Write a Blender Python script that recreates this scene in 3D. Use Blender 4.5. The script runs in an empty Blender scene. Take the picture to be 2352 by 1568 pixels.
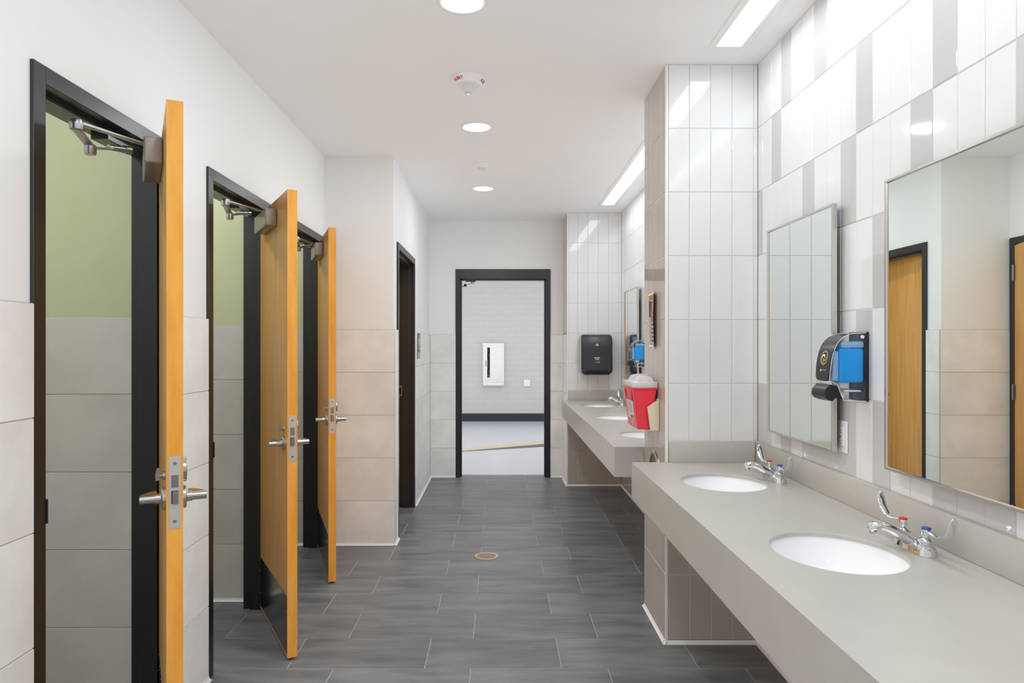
import bpy, bmesh, math, random
from mathutils import Vector, Matrix
random.seed(7)
SC = bpy.context.scene
COL = SC.collection
PI = math.pi
H = 1.435          # camera height
CEIL = 2.782

# ------------------------------------------------------------------ materials
def lin(c):
    return tuple(((v/255.0)/12.92 if v/255.0 <= 0.04045 else ((v/255.0+0.055)/1.055)**2.4) for v in c) + (1.0,)

def mat(name, col, rough=0.5, metal=0.0, spec=0.5, alpha=1.0, emit=None, trans=0.0, ior=1.5, coat=0.0):
    m = bpy.data.materials.new(name); m.use_nodes = True
    b = m.node_tree.nodes['Principled BSDF']
    b.inputs['Base Color'].default_value = lin(col)
    b.inputs['Roughness'].default_value = rough
    b.inputs['Metallic'].default_value = metal
    b.inputs['Specular IOR Level'].default_value = spec
    b.inputs['IOR'].default_value = ior
    b.inputs['Alpha'].default_value = alpha
    b.inputs['Transmission Weight'].default_value = trans
    b.inputs['Coat Weight'].default_value = coat
    if emit:
        b.inputs['Emission Color'].default_value = lin(emit[0]); b.inputs['Emission Strength'].default_value = emit[1]
    return m

def tex(name, c1, c2, scale=(1, 1, 1), nscale=5.0, detail=4.0, rough=0.5, spec=0.5, island=0.0, bump=0.0, bscale=None, bdist=0.002,
        speck=None, lo=0.35, hi=0.65, rvar=0.0, metal=0.0):
    """noise-blended base colour between c1 and c2, optional brightness change per mesh island, bump, dark specks"""
    m = mat(name, c1, rough, metal, spec)
    nt = m.node_tree; N = nt.nodes; Lk = nt.links; b = N['Principled BSDF']
    tc = N.new('ShaderNodeTexCoord'); mp = N.new('ShaderNodeMapping'); mp.inputs['Scale'].default_value = scale
    vec = tc.outputs['Object']
    if island:
        g = N.new('ShaderNodeNewGeometry')
        mu = N.new('ShaderNodeMath'); mu.operation = 'MULTIPLY'; mu.inputs[1].default_value = 37.0
        Lk.new(g.outputs['Random Per Island'], mu.inputs[0])
        ad = N.new('ShaderNodeVectorMath'); ad.operation = 'ADD'
        Lk.new(vec, ad.inputs[0]); Lk.new(mu.outputs[0], ad.inputs[1]); vec = ad.outputs[0]
    Lk.new(vec, mp.inputs['Vector'])
    no = N.new('ShaderNodeTexNoise'); no.inputs['Scale'].default_value = nscale; no.inputs['Detail'].default_value = detail
    no.inputs['Roughness'].default_value = 0.6
    Lk.new(mp.outputs[0], no.inputs['Vector'])
    rp = N.new('ShaderNodeMapRange'); rp.inputs['From Min'].default_value = lo; rp.inputs['From Max'].default_value = hi
    Lk.new(no.outputs['Fac'], rp.inputs['Value'])
    mx = N.new('ShaderNodeMix'); mx.data_type = 'RGBA'
    mx.inputs[6].default_value = lin(c1); mx.inputs[7].default_value = lin(c2)
    Lk.new(rp.outputs['Result'], mx.inputs[0])
    out = mx.outputs[2]
    if island:
        mr = N.new('ShaderNodeMapRange'); mr.inputs['To Min'].default_value = 1.0-island; mr.inputs['To Max'].default_value = 1.0+island
        Lk.new(g.outputs['Random Per Island'], mr.inputs['Value'])
        hs = N.new('ShaderNodeHueSaturation'); Lk.new(mr.outputs['Result'], hs.inputs['Value']); Lk.new(out, hs.inputs['Color'])
        out = hs.outputs['Color']
    if speck:
        sc_, thr, col_ = speck
        n2 = N.new('ShaderNodeTexNoise'); n2.inputs['Scale'].default_value = sc_; n2.inputs['Detail'].default_value = 2.0
        Lk.new(tc.outputs['Object'], n2.inputs['Vector'])
        r2 = N.new('ShaderNodeMapRange'); r2.inputs['From Min'].default_value = thr; r2.inputs['From Max'].default_value = thr+0.05
        Lk.new(n2.outputs['Fac'], r2.inputs['Value'])
        m2 = N.new('ShaderNodeMix'); m2.data_type = 'RGBA'; m2.inputs[7].default_value = lin(col_)
        Lk.new(r2.outputs['Result'], m2.inputs[0]); Lk.new(out, m2.inputs[6]); out = m2.outputs[2]
    Lk.new(out, b.inputs['Base Color'])
    if rvar:
        rr = N.new('ShaderNodeMapRange'); rr.inputs['To Min'].default_value = rough-rvar; rr.inputs['To Max'].default_value = rough+rvar
        Lk.new(no.outputs['Fac'], rr.inputs['Value']); Lk.new(rr.outputs['Result'], b.inputs['Roughness'])
    if bump:
        n3 = N.new('ShaderNodeTexNoise'); n3.inputs['Scale'].default_value = bscale or nscale*6; n3.inputs['Detail'].default_value = 3
        Lk.new(tc.outputs['Object'], n3.inputs['Vector'])
        bp = N.new('ShaderNodeBump'); bp.inputs['Strength'].default_value = bump; bp.inputs['Distance'].default_value = bdist
        Lk.new(n3.outputs['Fac'], bp.inputs['Height']); Lk.new(bp.outputs['Normal'], b.inputs['Normal'])
    return m

M = {}
M['paint'] = tex('white_wall_paint', (235, 235, 234), (233, 233, 232), nscale=2, rough=0.55, spec=0.3, bump=0.08, bscale=260, bdist=0.001)
M['ceiling'] = tex('ceiling_paint', (237, 236, 236), (235, 234, 234), nscale=2, rough=0.7, spec=0.2, bump=0.05, bscale=200, bdist=0.001)
M['green'] = tex('green_wall_paint', (206, 207, 166), (203, 204, 162), nscale=3, rough=0.5, spec=0.3, bump=0.15, bscale=170, bdist=0.001)
M['bigtile'] = tex('large_wall_tile', (239, 238, 236), (225, 222, 218), nscale=3.5, detail=6, rough=0.42, spec=0.4, island=0.02)
M['stalltile'] = tex('grey_stall_tile', (218, 212, 202), (207, 200, 190), nscale=3.5, detail=6, rough=0.42, spec=0.4, island=0.02)  # large wall tile again, darkened: the stalls' shade is put into its colour
M['grout'] = mat('tile_grout', (176, 168, 158), 0.9)
M['wgrout'] = mat('light_grout', (200, 199, 197), 0.8)
M['fgrout'] = mat('floor_grout', (172, 166, 156), 0.9)
M['floor'] = tex('dark_floor_tile', (96, 98, 101), (124, 125, 127), scale=(1.2, 5.5, 1), nscale=2.2, detail=8, rough=0.38, spec=0.4, island=0.07, rvar=0.08)
M['wtile'] = tex('white_glazed_tile', (228, 228, 228), (225, 225, 226), nscale=2, rough=0.05, spec=0.5, island=0.006)
M['ltile'] = tex('pale_grey_glazed_tile', (225, 224, 223), (222, 221, 220), nscale=2, rough=0.05, spec=0.5, island=0.008)
M['gtile'] = tex('grey_glazed_tile', (198, 197, 196), (195, 194, 193), nscale=2, rough=0.05, spec=0.5, island=0.01)
M['ttile'] = tex('taupe_glazed_tile', (182, 172, 162), (178, 168, 158), nscale=2, rough=0.05, spec=0.5, island=0.01)
M['trim'] = mat('white_trim', (232, 231, 228), 0.25)
M['frame'] = tex('charcoal_frame_paint', (32, 33, 36), (29, 30, 33), nscale=6, rough=0.3, spec=0.7, bump=0.10, bscale=140, bdist=0.001)
M['wood'] = tex('maple_veneer', (222, 168, 92), (205, 146, 70), scale=(9, 9, 0.6), nscale=3, detail=6, rough=0.32, spec=0.45)
M['edge'] = tex('maple_edge_band', (246, 180, 84), (233, 156, 58), scale=(7, 7, 1.2), nscale=3, detail=7, rough=0.35, spec=0.4)
M['plate'] = mat('brushed_plate', (214, 213, 210), 0.45, 0.6)
M['steel'] = mat('brushed_steel', (206, 204, 200), 0.26, 1.0)
M['mframe'] = mat('mirror_frame_steel', (212, 208, 203), 0.22, 1.0)
M['steel2'] = mat('satin_nickel', (178, 170, 162), 0.3, 1.0)
M['kick'] = mat('kick_plate_steel', (120, 120, 120), 0.16, 1.0)
M['alu'] = mat('closer_aluminium', (168, 160, 154), 0.38, 0.75)
M['armalu'] = mat('closer_arm_aluminium', (192, 190, 186), 0.3, 0.9)
M['chrome'] = mat('chrome', (228, 230, 233), 0.04, 1.0)
M['counter'] = tex('quartz_counter', (190, 186, 179), (185, 181, 174), nscale=4, rough=0.3, spec=0.45, speck=(520, 0.685, (112, 104, 95)))
M['porcelain'] = mat('white_porcelain', (246, 246, 247), 0.08)
M['mirror'] = mat('mirror_glass', (238, 244, 240), 0.0, 1.0)
M['medge'] = mat('mirror_edge', (60, 70, 66), 0.2)
M['black'] = mat('black_plastic', (34, 34, 37), 0.25)
M['blackm'] = mat('dark_grey_plastic', (52, 54, 58), 0.3)
M['greyp'] = mat('smoke_grey_plastic', (176, 174, 170), 0.25)
M['dark'] = mat('dark_void', (12, 12, 13), 0.6)
M['white'] = mat('white_plastic', (236, 236, 236), 0.35)
M['whitei'] = mat('white_print', (235, 235, 235), 0.5)
M['gold'] = mat('gold_print', (172, 146, 84), 0.4)
M['bluering'] = mat('blue_index', (30, 80, 190), 0.3)
M['redring'] = mat('red_index', (225, 40, 30), 0.3)
M['redp'] = mat('red_translucent_plastic', (234, 54, 70), 0.3)
M['redin'] = mat('red_print', (190, 40, 36), 0.5)
M['cream'] = mat('cream_plastic', (222, 212, 186), 0.4)
M['label'] = mat('white_label', (214, 208, 208), 0.5)
M['printg'] = mat('grey_print', (120, 116, 120), 0.6)
M['soap'] = mat('blue_soap', (0, 152, 232), 0.35, spec=0.25)
M['haze'] = mat('hazy_blue_plastic', (160, 205, 246), 0.3, alpha=0.7)  # pale blue imitates light scattered inside the clear shell
M['golddark'] = mat('dark_gold_print', (112, 94, 54), 0.45)
M['bronze'] = mat('nickel_bronze', (212, 190, 160), 0.35, 0.8)
M['copper'] = mat('brass_strike', (196, 150, 110), 0.35, 0.9)
M['navy'] = mat('rubber_base', (42, 50, 60), 0.4)
M['terrazzo'] = tex('white_terrazzo', (200, 201, 206), (193, 194, 199), nscale=60, rough=0.25, spec=0.4)
M['tbeige'] = mat('beige_terrazzo', (206, 190, 160), 0.3)
M['tblack'] = mat('black_terrazzo', (62, 62, 64), 0.3)
M['poster_dark'] = mat('poster_dark', (62, 56, 56), 0.5)
M['poster_mauve'] = mat('poster_mauve', (172, 150, 156), 0.5)
M['poster_yellow'] = mat('poster_yellow', (222, 168, 60), 0.5)
M['poster_orange'] = mat('poster_orange', (230, 130, 84), 0.5)
M['poster_red'] = mat('poster_red', (200, 84, 72), 0.5)
M['poster_brown'] = mat('poster_brown', (120, 76, 72), 0.5)
M['signgrey'] = mat('sign_grey', (104, 104, 112), 0.5)
M['signlight'] = mat('sign_light', (176, 174, 186), 0.5)
M['shadepaint'] = mat('dim_room_shade', (120, 116, 110), 0.6)  # dark wall colour stands in for the shade of the unlit room
M['lens'] = mat('clear_lens', (245, 247, 248), 0.05, 0.0, alpha=0.7)
M['clearlid'] = mat('cloudy_clear_plastic', (240, 238, 240), 0.2, alpha=0.72)
M['bluebody'] = mat('clear_blue_plastic', (170, 205, 242), 0.1, alpha=0.035)
M['down'] = mat('downlight_diffuser', (255, 255, 255), 0.5, emit=((250, 252, 255), 9.0))
M['strip'] = mat('linear_diffuser', (255, 255, 255), 0.5, emit=((240, 249, 255), 3.0))

def hall_block():
    m = mat('painted_block', (224, 223, 221), 0.5)
    nt = m.node_tree; N = nt.nodes; Lk = nt.links; b = N['Principled BSDF']
    tc = N.new('ShaderNodeTexCoord'); sp = N.new('ShaderNodeSeparateXYZ'); cb = N.new('ShaderNodeCombineXYZ')
    Lk.new(tc.outputs['Object'], sp.inputs[0]); Lk.new(sp.outputs['X'], cb.inputs['X']); Lk.new(sp.outputs['Z'], cb.inputs['Y'])
    br = N.new('ShaderNodeTexBrick'); br.offset = 0.37; br.offset_frequency = 2
    br.inputs['Scale'].default_value = 1.0; br.inputs['Brick Width'].default_value = 0.305; br.inputs['Row Height'].default_value = 0.105
    br.inputs['Mortar Size'].default_value = 0.004; br.inputs['Mortar Smooth'].default_value = 0.6; br.inputs['Bias'].default_value = 0
    br.inputs['Color1'].default_value = lin((200, 200, 200)); br.inputs['Color2'].default_value = lin((198, 198, 198)); br.inputs['Mortar'].default_value = lin((189, 189, 190))
    Lk.new(cb.outputs[0], br.inputs['Vector']); Lk.new(br.outputs['Color'], b.inputs['Base Color'])
    iv = N.new('ShaderNodeMath'); iv.operation = 'SUBTRACT'; iv.inputs[0].default_value = 1.0; Lk.new(br.outputs['Fac'], iv.inputs[1])
    bp = N.new('ShaderNodeBump'); bp.inputs['Strength'].default_value = 0.45; bp.inputs['Distance'].default_value = 0.003
    Lk.new(iv.outputs[0], bp.inputs['Height']); Lk.new(bp.outputs['Normal'], b.inputs['Normal'])
    return m
M['block'] = hall_block()

# ------------------------------------------------------------------ mesh builder
class MB:
    def __init__(s): s.v = []; s.f = []; s.m = []; s.mats = []
    def mi(s, key):
        m = M[key] if isinstance(key, str) else key
        if m not in s.mats: s.mats.append(m)
        return s.mats.index(m)
    def add(s, vs, fs, key, mx=None):
        o = len(s.v); k = s.mi(key)
        for p in vs:
            p = Vector(p)
            s.v.append(mx @ p if mx else p)
        for f in fs: s.f.append([i+o for i in f]); s.m.append(k)
    def box(s, x0, x1, y0, y1, z0, z1, key, mx=None):
        vs = [(x, y, z) for z in (z0, z1) for y in (y0, y1) for x in (x0, x1)]
        s.add(vs, [(0, 2, 3, 1), (4, 5, 7, 6), (0, 1, 5, 4), (2, 6, 7, 3), (0, 4, 6, 2), (1, 3, 7, 5)], key, mx)
    def rbox(s, x0, x1, y0, y1, z0, z1, key, r=0.004, seg=3, mx=None):
        bm = bmesh.new(); bmesh.ops.create_cube(bm, size=1)
        for v in bm.verts:
            v.co = Vector(((x0+x1)/2+v.co.x*(x1-x0), (y0+y1)/2+v.co.y*(y1-y0), (z0+z1)/2+v.co.z*(z1-z0)))
        bmesh.ops.bevel(bm, geom=bm.edges[:], offset=r, segments=seg, affect='EDGES', profile=0.5)
        bm.verts.index_update()
        s.add([v.co.copy() for v in bm.verts], [[v.index for v in f.verts] for f in bm.faces], key, mx); bm.free()
    def prism(s, pts, axis, a0, a1, key, mx=None):
        """pts: 2D polygon; axis 'x','y','z' extruded from a0 to a1. 2D coords are the other two axes in order"""
        def p3(p, a):
            return {'x': (a, p[0], p[1]), 'y': (p[0], a, p[1]), 'z': (p[0], p[1], a)}[axis]
        n = len(pts); vs = [p3(p, a0) for p in pts]+[p3(p, a1) for p in pts]
        fs = [list(range(n))[::-1], list(range(n, 2*n))]+[(i, (i+1) % n, n+(i+1) % n, n+i) for i in range(n)]
        s.add(vs, fs, key, mx)
    def lathe(s, prof, key, seg=32, mx=None, sx=1.0, sy=1.0, capb=True, capt=True, keys=None):
        """prof: list of (r,z) revolved round z"""
        o = len(s.v); vs = []
        for r, z in prof:
            for i in range(seg):
                a = 2*PI*i/seg; vs.append((r*sx*math.cos(a), r*sy*math.sin(a), z))
        fs = []
        for j in range(len(prof)-1):
            for i in range(seg):
                fs.append((j*seg+i, j*seg+(i+1) % seg, (j+1)*seg+(i+1) % seg, (j+1)*seg+i))
        if capb: fs.append([i for i in range(seg)][::-1])
        if capt: fs.append([(len(prof)-1)*seg+i for i in range(seg)])
        s.add(vs, fs, key, mx)
    def cyl(s, p0, p1, r, key, seg=20, r1=None, mx=None):
        s.sweep([p0, p1], [(r, r), (r1 or r, r1 or r)], key, seg, res=1, mx=mx)
    def sweep(s, pts, rad, key, seg=16, res=6, mx=None, up=Vector((0, 0, 1)), sq=False, mitre=False):
        P = [Vector(p) for p in pts]; R = [(r, r) if not isinstance(r, tuple) else r for r in rad]
        if res > 1 and len(P) > 2:
            Q = []; QR = []
            for i in range(len(P)-1):
                p0 = P[max(i-1, 0)]; p1 = P[i]; p2 = P[i+1]; p3 = P[min(i+2, len(P)-1)]
                for k in range(res):
                    t = k/res
                    Q.append(0.5*((2*p1)+(-p0+p2)*t+(2*p0-5*p1+4*p2-p3)*t*t+(-p0+3*p1-3*p2+p3)*t**3))
                    QR.append(tuple(R[i][c]*(1-t)+R[i+1][c]*t for c in (0, 1)))
            Q.append(P[-1]); QR.append(R[-1]); P, R = Q, QR
        vs = []
        for i, p in enumerate(P):
            if i == 0: d = (P[1]-P[0]).normalized()
            elif i == len(P)-1: d = (P[-1]-P[-2]).normalized()
            else: d = ((P[i+1]-P[i]).normalized()+(P[i]-P[i-1]).normalized()).normalized()
            u = up
            if abs(d.dot(u)) > 0.95: u = Vector((1, 0, 0)) if abs(d.x) < 0.9 else Vector((0, 1, 0))
            a = d.cross(u).normalized(); b = a.cross(d).normalized()
            k = 1.0
            if mitre and 0 < i < len(P)-1:
                k = 1.0/max(0.5, (P[i+1]-P[i]).normalized().dot(d))
            for j in range(seg):
                t = 2*PI*j/seg; c_, s_ = math.cos(t), math.sin(t)
                if sq:
                    c_ = math.copysign(min(1, abs(c_)*1.42), c_); s_ = math.copysign(min(1, abs(s_)*1.42), s_)
                vs.append(p+a*(c_*R[i][0]*k)+b*(s_*R[i][1]))
        fs = []
        n = len(P)
        for i in range(n-1):
            for j in range(seg): fs.append((i*seg+j, i*seg+(j+1) % seg, (i+1)*seg+(j+1) % seg, (i+1)*seg+j))
        fs.append([j for j in range(seg)][::-1]); fs.append([(n-1)*seg+j for j in range(seg)])
        s.add(vs, fs, key, mx)
    def tiles(s, O, U, V, us, vs_, key, gap=0.003, t=0.010, ch=0.0015, tilt=0.0, skip=None, grout='wgrout', gd=0.002):
        O = Vector(O); U = Vector(U); V = Vector(V); N = U.cross(V)
        for j in range(len(vs_)-1):
            for i in range(len(us)-1):
                if skip and skip(i, j): continue
                k = key(i, j) if callable(key) else key
                a0, a1 = us[i]+gap/2, us[i+1]-gap/2; b0, b1 = vs_[j]+gap/2, vs_[j+1]-gap/2
                if a1-a0 < 0.004 or b1-b0 < 0.004: continue
                t1, t2 = random.uniform(-tilt, tilt), random.uniform(-tilt, tilt)
                cs = ((a0, b0), (a1, b0), (a1, b1), (a0, b1))
                ic = ((a0+ch, b0+ch), (a1-ch, b0+ch), (a1-ch, b1-ch), (a0+ch, b1-ch))
                P = [O+U*a+V*b-N*t for a, b in cs]+[O+U*a+V*b-N*ch for a, b in cs]
                um, vm = (a0+a1)/2, (b0+b1)/2
                P += [O+U*a+V*b+N*((a-um)*t1+(b-vm)*t2) for a, b in ic]
                F = [(8, 9, 10, 11)]
                for q in range(4):
                    w = (q+1) % 4; F += [(4+q, 4+w, 8+w, 8+q), (q, w, 4+w, 4+q)]
                s.add(P, F, k)
        if grout:
            a0, a1, b0, b1 = us[0], us[-1], vs_[0], vs_[-1]
            P = [O+U*a+V*b-N*d for d in (t, gd) for a, b in ((a0, b0), (a1, b0), (a1, b1), (a0, b1))]
            if skip:
                for j in range(len(vs_)-1):
                    for i in range(len(us)-1):
                        if skip(i, j): continue
                        P = [O+U*a+V*b-N*d for d in (t, gd) for a, b in ((us[i], vs_[j]), (us[i+1], vs_[j]), (us[i+1], vs_[j+1]), (us[i], vs_[j+1]))]
                        s.add(P, [(4, 5, 6, 7)], grout)
            else:
                s.add(P, [(4, 5, 6, 7), (0, 1, 5, 4), (1, 2, 6, 5), (2, 3, 7, 6), (3, 0, 4, 7)], grout)
    def build(s, name, parent=None, smooth=True, loc=None, rotz=0.0, angle=0.6, recalc=False):
        me = bpy.data.meshes.new(name)
        me.from_pydata([tuple(p) for p in s.v], [], s.f)
        for m in s.mats: me.materials.append(m)
        me.polygons.foreach_set('material_index', s.m); me.update()
        if smooth or recalc:
            bm = bmesh.new(); bm.from_mesh(me)
            if recalc: bmesh.ops.recalc_face_normals(bm, faces=bm.faces[:])
            if smooth:
                for f in bm.faces: f.smooth = True
                for e in bm.edges:
                    if len(e.link_faces) != 2 or e.calc_face_angle(4) > angle: e.smooth = False
            bm.to_mesh(me); bm.free()
        o = bpy.data.objects.new(name, me); COL.objects.link(o)
        if loc: o.location = loc
        o.rotation_euler = (0, 0, rotz)
        if parent: o.parent = parent
        return o

def tag(o, label=None, cat=None, group=None, kind=None):
    if label: o['label'] = label
    if cat: o['category'] = cat
    if group: o['group'] = group
    if kind: o['kind'] = kind
    return o
def empty(name, loc, rotz=0.0):
    o = bpy.data.objects.new(name, None); COL.objects.link(o); o.location = loc; o.rotation_euler = (0, 0, rotz)
    o.empty_display_size = 0.05
    return o
def children(o): return [c for c in bpy.data.objects if c.parent == o]
def copy_tree(o, parent=None):
    c = o.copy(); COL.objects.link(c)
    if parent: c.parent = parent
    for ch in children(o): copy_tree(ch, c)
    return c
def struct(mb, name, label, cat, parent=None, **k):
    o = mb.build(name, parent, **k)
    if not parent: tag(o, label, cat, kind='structure')
    return o

def text2d(txt, size, bold=0.0):
    cu = bpy.data.curves.new('txt', 'FONT'); cu.body = txt; cu.size = size; cu.align_x = 'CENTER'; cu.align_y = 'CENTER'; cu.offset = bold
    cu.resolution_u = 3
    ob = bpy.data.objects.new('txt', cu); COL.objects.link(ob)
    dg = bpy.context.evaluated_depsgraph_get(); me = bpy.data.meshes.new_from_object(ob.evaluated_get(dg))
    vs = [v.co.copy() for v in me.vertices]; fs = [list(p.vertices) for p in me.polygons]
    bpy.data.objects.remove(ob); bpy.data.curves.remove(cu); bpy.data.meshes.remove(me)
    return vs, fs
def frame3(o, u, v):
    o, u, v = Vector(o), Vector(u), Vector(v); n = u.cross(v)
    return Matrix(((u.x, v.x, n.x, o.x), (u.y, v.y, n.y, o.y), (u.z, v.z, n.z, o.z), (0, 0, 0, 1)))
def arange(a, b, s):
    r = [a]; x = a
    while x+s < b-1e-4: x += s; r.append(x)
    r.append(b); return r
def disc(mb, c, r, key, mx, z=0.0, seg=24, r0=0.0):
    vs = []; fs = []
    if r0 <= 0:
        vs = [(c[0]+r*math.cos(2*PI*i/seg), c[1]+r*math.sin(2*PI*i/seg), z) for i in range(seg)]; fs = [list(range(seg))]
    else:
        for i in range(seg):
            a = 2*PI*i/seg
            vs += [(c[0]+r0*math.cos(a), c[1]+r0*math.sin(a), z), (c[0]+r*math.cos(a), c[1]+r*math.sin(a), z)]
        fs = [(2*i, 2*i+1, (2*i+3) % (2*seg), (2*i+2) % (2*seg)) for i in range(seg)]
    mb.add(vs, fs, key, mx)

# ------------------------------------------------------------------ key planes
XP, XT = -1.2555, -1.2455      # left wall: paint, tile / frame face
XB = -1.392                    # back of the left wall
X2P, X2T = -0.765, -0.752      # recessed left wall with the fourth door
YWP, YWT = 4.906, 4.894        # return wall facing the camera
YEP, YET = 7.418, 7.406        # end wall
XR = 1.240                     # right wall tile face
YPF, YPB, XPL = 3.280, 3.764, 0.797   # pillar
YN, XN = 6.955, 0.685          # back of the far basin recess, its left edge
YBACK = -1.6
WT = 1.547                     # wainscot height
ROWS = [0.010]+[0.010+0.3074*k for k in range(1, 6)]
OPEN = {1: (1.8737, 2.585), 2: (2.970, 3.715), 3: (4.050, 4.842)}
HEAD, FTOP = 2.150, 2.200
FW = 0.050
TZ = [0.020, 0.332, 0.638, 0.944, 1.250, 1.556, 1.863, 2.169, 2.475, CEIL]

# ------------------------------------------------------------------ floor and ceiling
mb = MB()
y = 3.0325-0.3063*16; n = 0
vs_ = []
while y < 7.55: vs_.append(y); y += 0.3063
vs_.append(7.55)
for j in range(len(vs_)-1):
    k = j-16
    off = -0.335 if k % 2 == 0 else -0.13
    us = [off+0.6098*q for q in range(-5, 4)]
    us = [u for u in us if -3.05 < u < 1.30]; us = [-3.05]+us+[1.30]
    mb.tiles((0, 0, 0), (1, 0, 0), (0, 1, 0), us, [vs_[j], vs_[j+1]], 'floor', gap=0.0035, t=0.006, ch=0.0008, tilt=0.0004, grout=None)
mb.box(-3.1, 1.35, vs_[0], 7.55, -0.05, -0.0012, 'fgrout')
struct(mb, 'floor', 'dark grey plank tile floor laid in staggered rows', 'floor', smooth=False)

mb = MB(); mb.box(-3.1, 1.4, YBACK-0.1, 7.56, CEIL, CEIL+0.1, 'ceiling')
struct(mb, 'ceiling', 'smooth off-white painted ceiling of the washroom', 'ceiling', smooth=False)

# ------------------------------------------------------------------ left wall with three door openings
def wall_with_openings(mb, y0, y1, opens, x0, x1, key, top=FTOP):
    y = y0
    for a, b in opens:
        mb.box(x0, x1, y, a, 0, CEIL, key); mb.box(x0, x1, a, b, top-0.005, CEIL, key); y = b
    mb.box(x0, x1, y, y1, 0, CEIL, key)
mb = MB()
fo = [(a-FW+0.004, b+FW-0.004) for a, b in OPEN.values()]; fo[2] = (fo[2][0], YWP)
wall_with_openings(mb, YBACK, YWP+0.02, fo, XB+0.006, XP, 'paint')
wl = struct(mb, 'wall_left', 'off-white left wall with a tiled lower half and three doorways', 'wall', smooth=False)
mb = MB()
segs = [(YBACK, fo[0][0]), (fo[0][1], fo[1][0]), (fo[1][1], fo[2][0])]
for a, b in segs:
    mb.tiles((XT, 0, 0), (0, 1, 0), (0, 0, 1), arange(a, b, 0.9), ROWS, 'bigtile', t=XT-XP, ch=0.001, grout='grout', tilt=0.0006)
mb.build('tile_wainscot', wl, smooth=False)

# return wall (faces the camera)
mb = MB(); mb.box(XP-0.02, X2P, YWP, 5.03, 0, CEIL, 'paint')
wr = struct(mb, 'wall_return', 'short wall facing the camera with pinkish beige tile on its lower half', 'wall', smooth=False)
mb = MB(); mb.tiles((0, YWT, 0), (1, 0, 0), (0, 0, 1), [XP, X2T], ROWS, 'bigtile', t=0.012, ch=0.001, grout='grout')
mb.build('tile_wainscot', wr, smooth=False)

# recessed left wall with door 4
D4 = (5.112, 6.028)
mb = MB(); wall_with_openings(mb, 5.03, YEP+0.05, [(D4[0]-FW+0.004, D4[1]+FW-0.004)], -0.905, X2P, 'paint')
w4 = struct(mb, 'wall_left_far', 'off-white wall beyond the return holding the fourth doorway', 'wall', smooth=False)
mb = MB()
for a, b in ((YWT+0.0125, D4[0]-FW+0.003), (D4[1]+FW-0.003, YET)):
    mb.tiles((X2T, 0, 0), (0, 1, 0), (0, 0, 1), arange(a, b, 0.66), ROWS, 'bigtile', t=0.0125, ch=0.001, grout='grout')
mb.build('tile_wainscot', w4, smooth=False)

# end wall with open doorway
DX = (-0.430, 0.500); ETOP, EHEAD = 2.257, 2.153
mb = MB()
mb.box(-0.905, DX[0]-FW+0.004, YEP, 7.55, 0, CEIL, 'paint'); mb.box(DX[1]+FW-0.004, 1.35, YEP, 7.55, 0, CEIL, 'paint')
mb.box(DX[0]-FW+0.004, DX[1]+FW-0.004, YEP, 7.55, ETOP-0.005, CEIL, 'paint')
we = struct(mb, 'wall_end', 'off-white end wall around the open doorway', 'wall', smooth=False)
mb = MB()
for a, b in ((X2T, DX[0]-FW+0.003), (DX[1]+FW-0.003, XN)):
    mb.tiles((0, YET, 0), (1, 0, 0), (0, 0, 1), [a, b], ROWS, 'bigtile', t=0.012, ch=0.001, grout='grout')
mb.build('tile_wainscot', we, smooth=False)

# ------------------------------------------------------------------ right wall, pillar and far recess: glazed tile
GREY = {8: {2, 5}, 7: {1, 8, 12, 17}, 6: {-1, 4, 7, 11, 15, 19}, 5: {9, 14, 18}, 4: {8, 12, 16}, 3: {-1, 0, 2, 4, 5, 6, 7, 9, 12, 13, 14}}
def rkey(i, j):
    k = i-1
    if j <= 2: return 'ttile'
    if k in GREY.get(j, ()): return 'gtile'
    if k > 19 and random.random() < 0.2: return 'gtile'
    return 'wtile' if j >= 4 else 'ltile'
mb = MB(); mb.box(XR+0.010, XR+0.16, YBACK, YPF+0.1, 0, CEIL, 'wgrout')
wR = struct(mb, 'wall_right', 'right wall of glossy white and grey upright tiles above the near counter', 'wall', smooth=False)
mb = MB()
us = [0, 0.057]+[0.057+0.1055*k for k in range(1, 46)]
mb.tiles((XR, YPF, 0), (0, -1, 0), (0, 0, 1), us, TZ, rkey, t=0.010, ch=0.002, tilt=0.0022)
mb.build('glazed_tile', wR, smooth=False)

mb = MB(); mb.box(XPL+0.010, XR+0.16, YPF+0.010, YPB-0.010, 0, CEIL, 'wgrout')
wp = struct(mb, 'wall_pillar', 'tiled pillar between the two counters', 'wall', smooth=False)
mb = MB()
mb.tiles((0, YPF, 0), (1, 0, 0), (0, 0, 1), [0.811, 0.911, 1.0136, 1.116, 1.221, XR], TZ, lambda i, j: 'ttile' if j < 3 else ('ltile' if j < 5 else 'wtile'), t=0.010, ch=0.002, tilt=0.0015)
mb.tiles((XPL, 3.764, 0), (0, -1, 0), (0, 0, 1), [3.764-q for q in (3.764, 3.66, 3.552, 3.445, 3.337, 3.295)], TZ, 'ttile', t=0.010, ch=0.002, tilt=0.0015)  # side face: its shaded look is put into the taupe tile colour
mb.tiles((XR, YPB, 0), (-1, 0, 0), (0, 0, 1), arange(0, XR-XPL, 0.1055), TZ, 'wtile', t=0.010, ch=0.002)
mb.build('glazed_tile', wp, smooth=False)
mb = MB(); mb.rbox(XPL-0.001, XPL+0.0135, YPF-0.001, YPF+0.0135, 0.012, CEIL, 'trim', r=0.004)
mb.build('corner_trim', wp)

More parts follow.
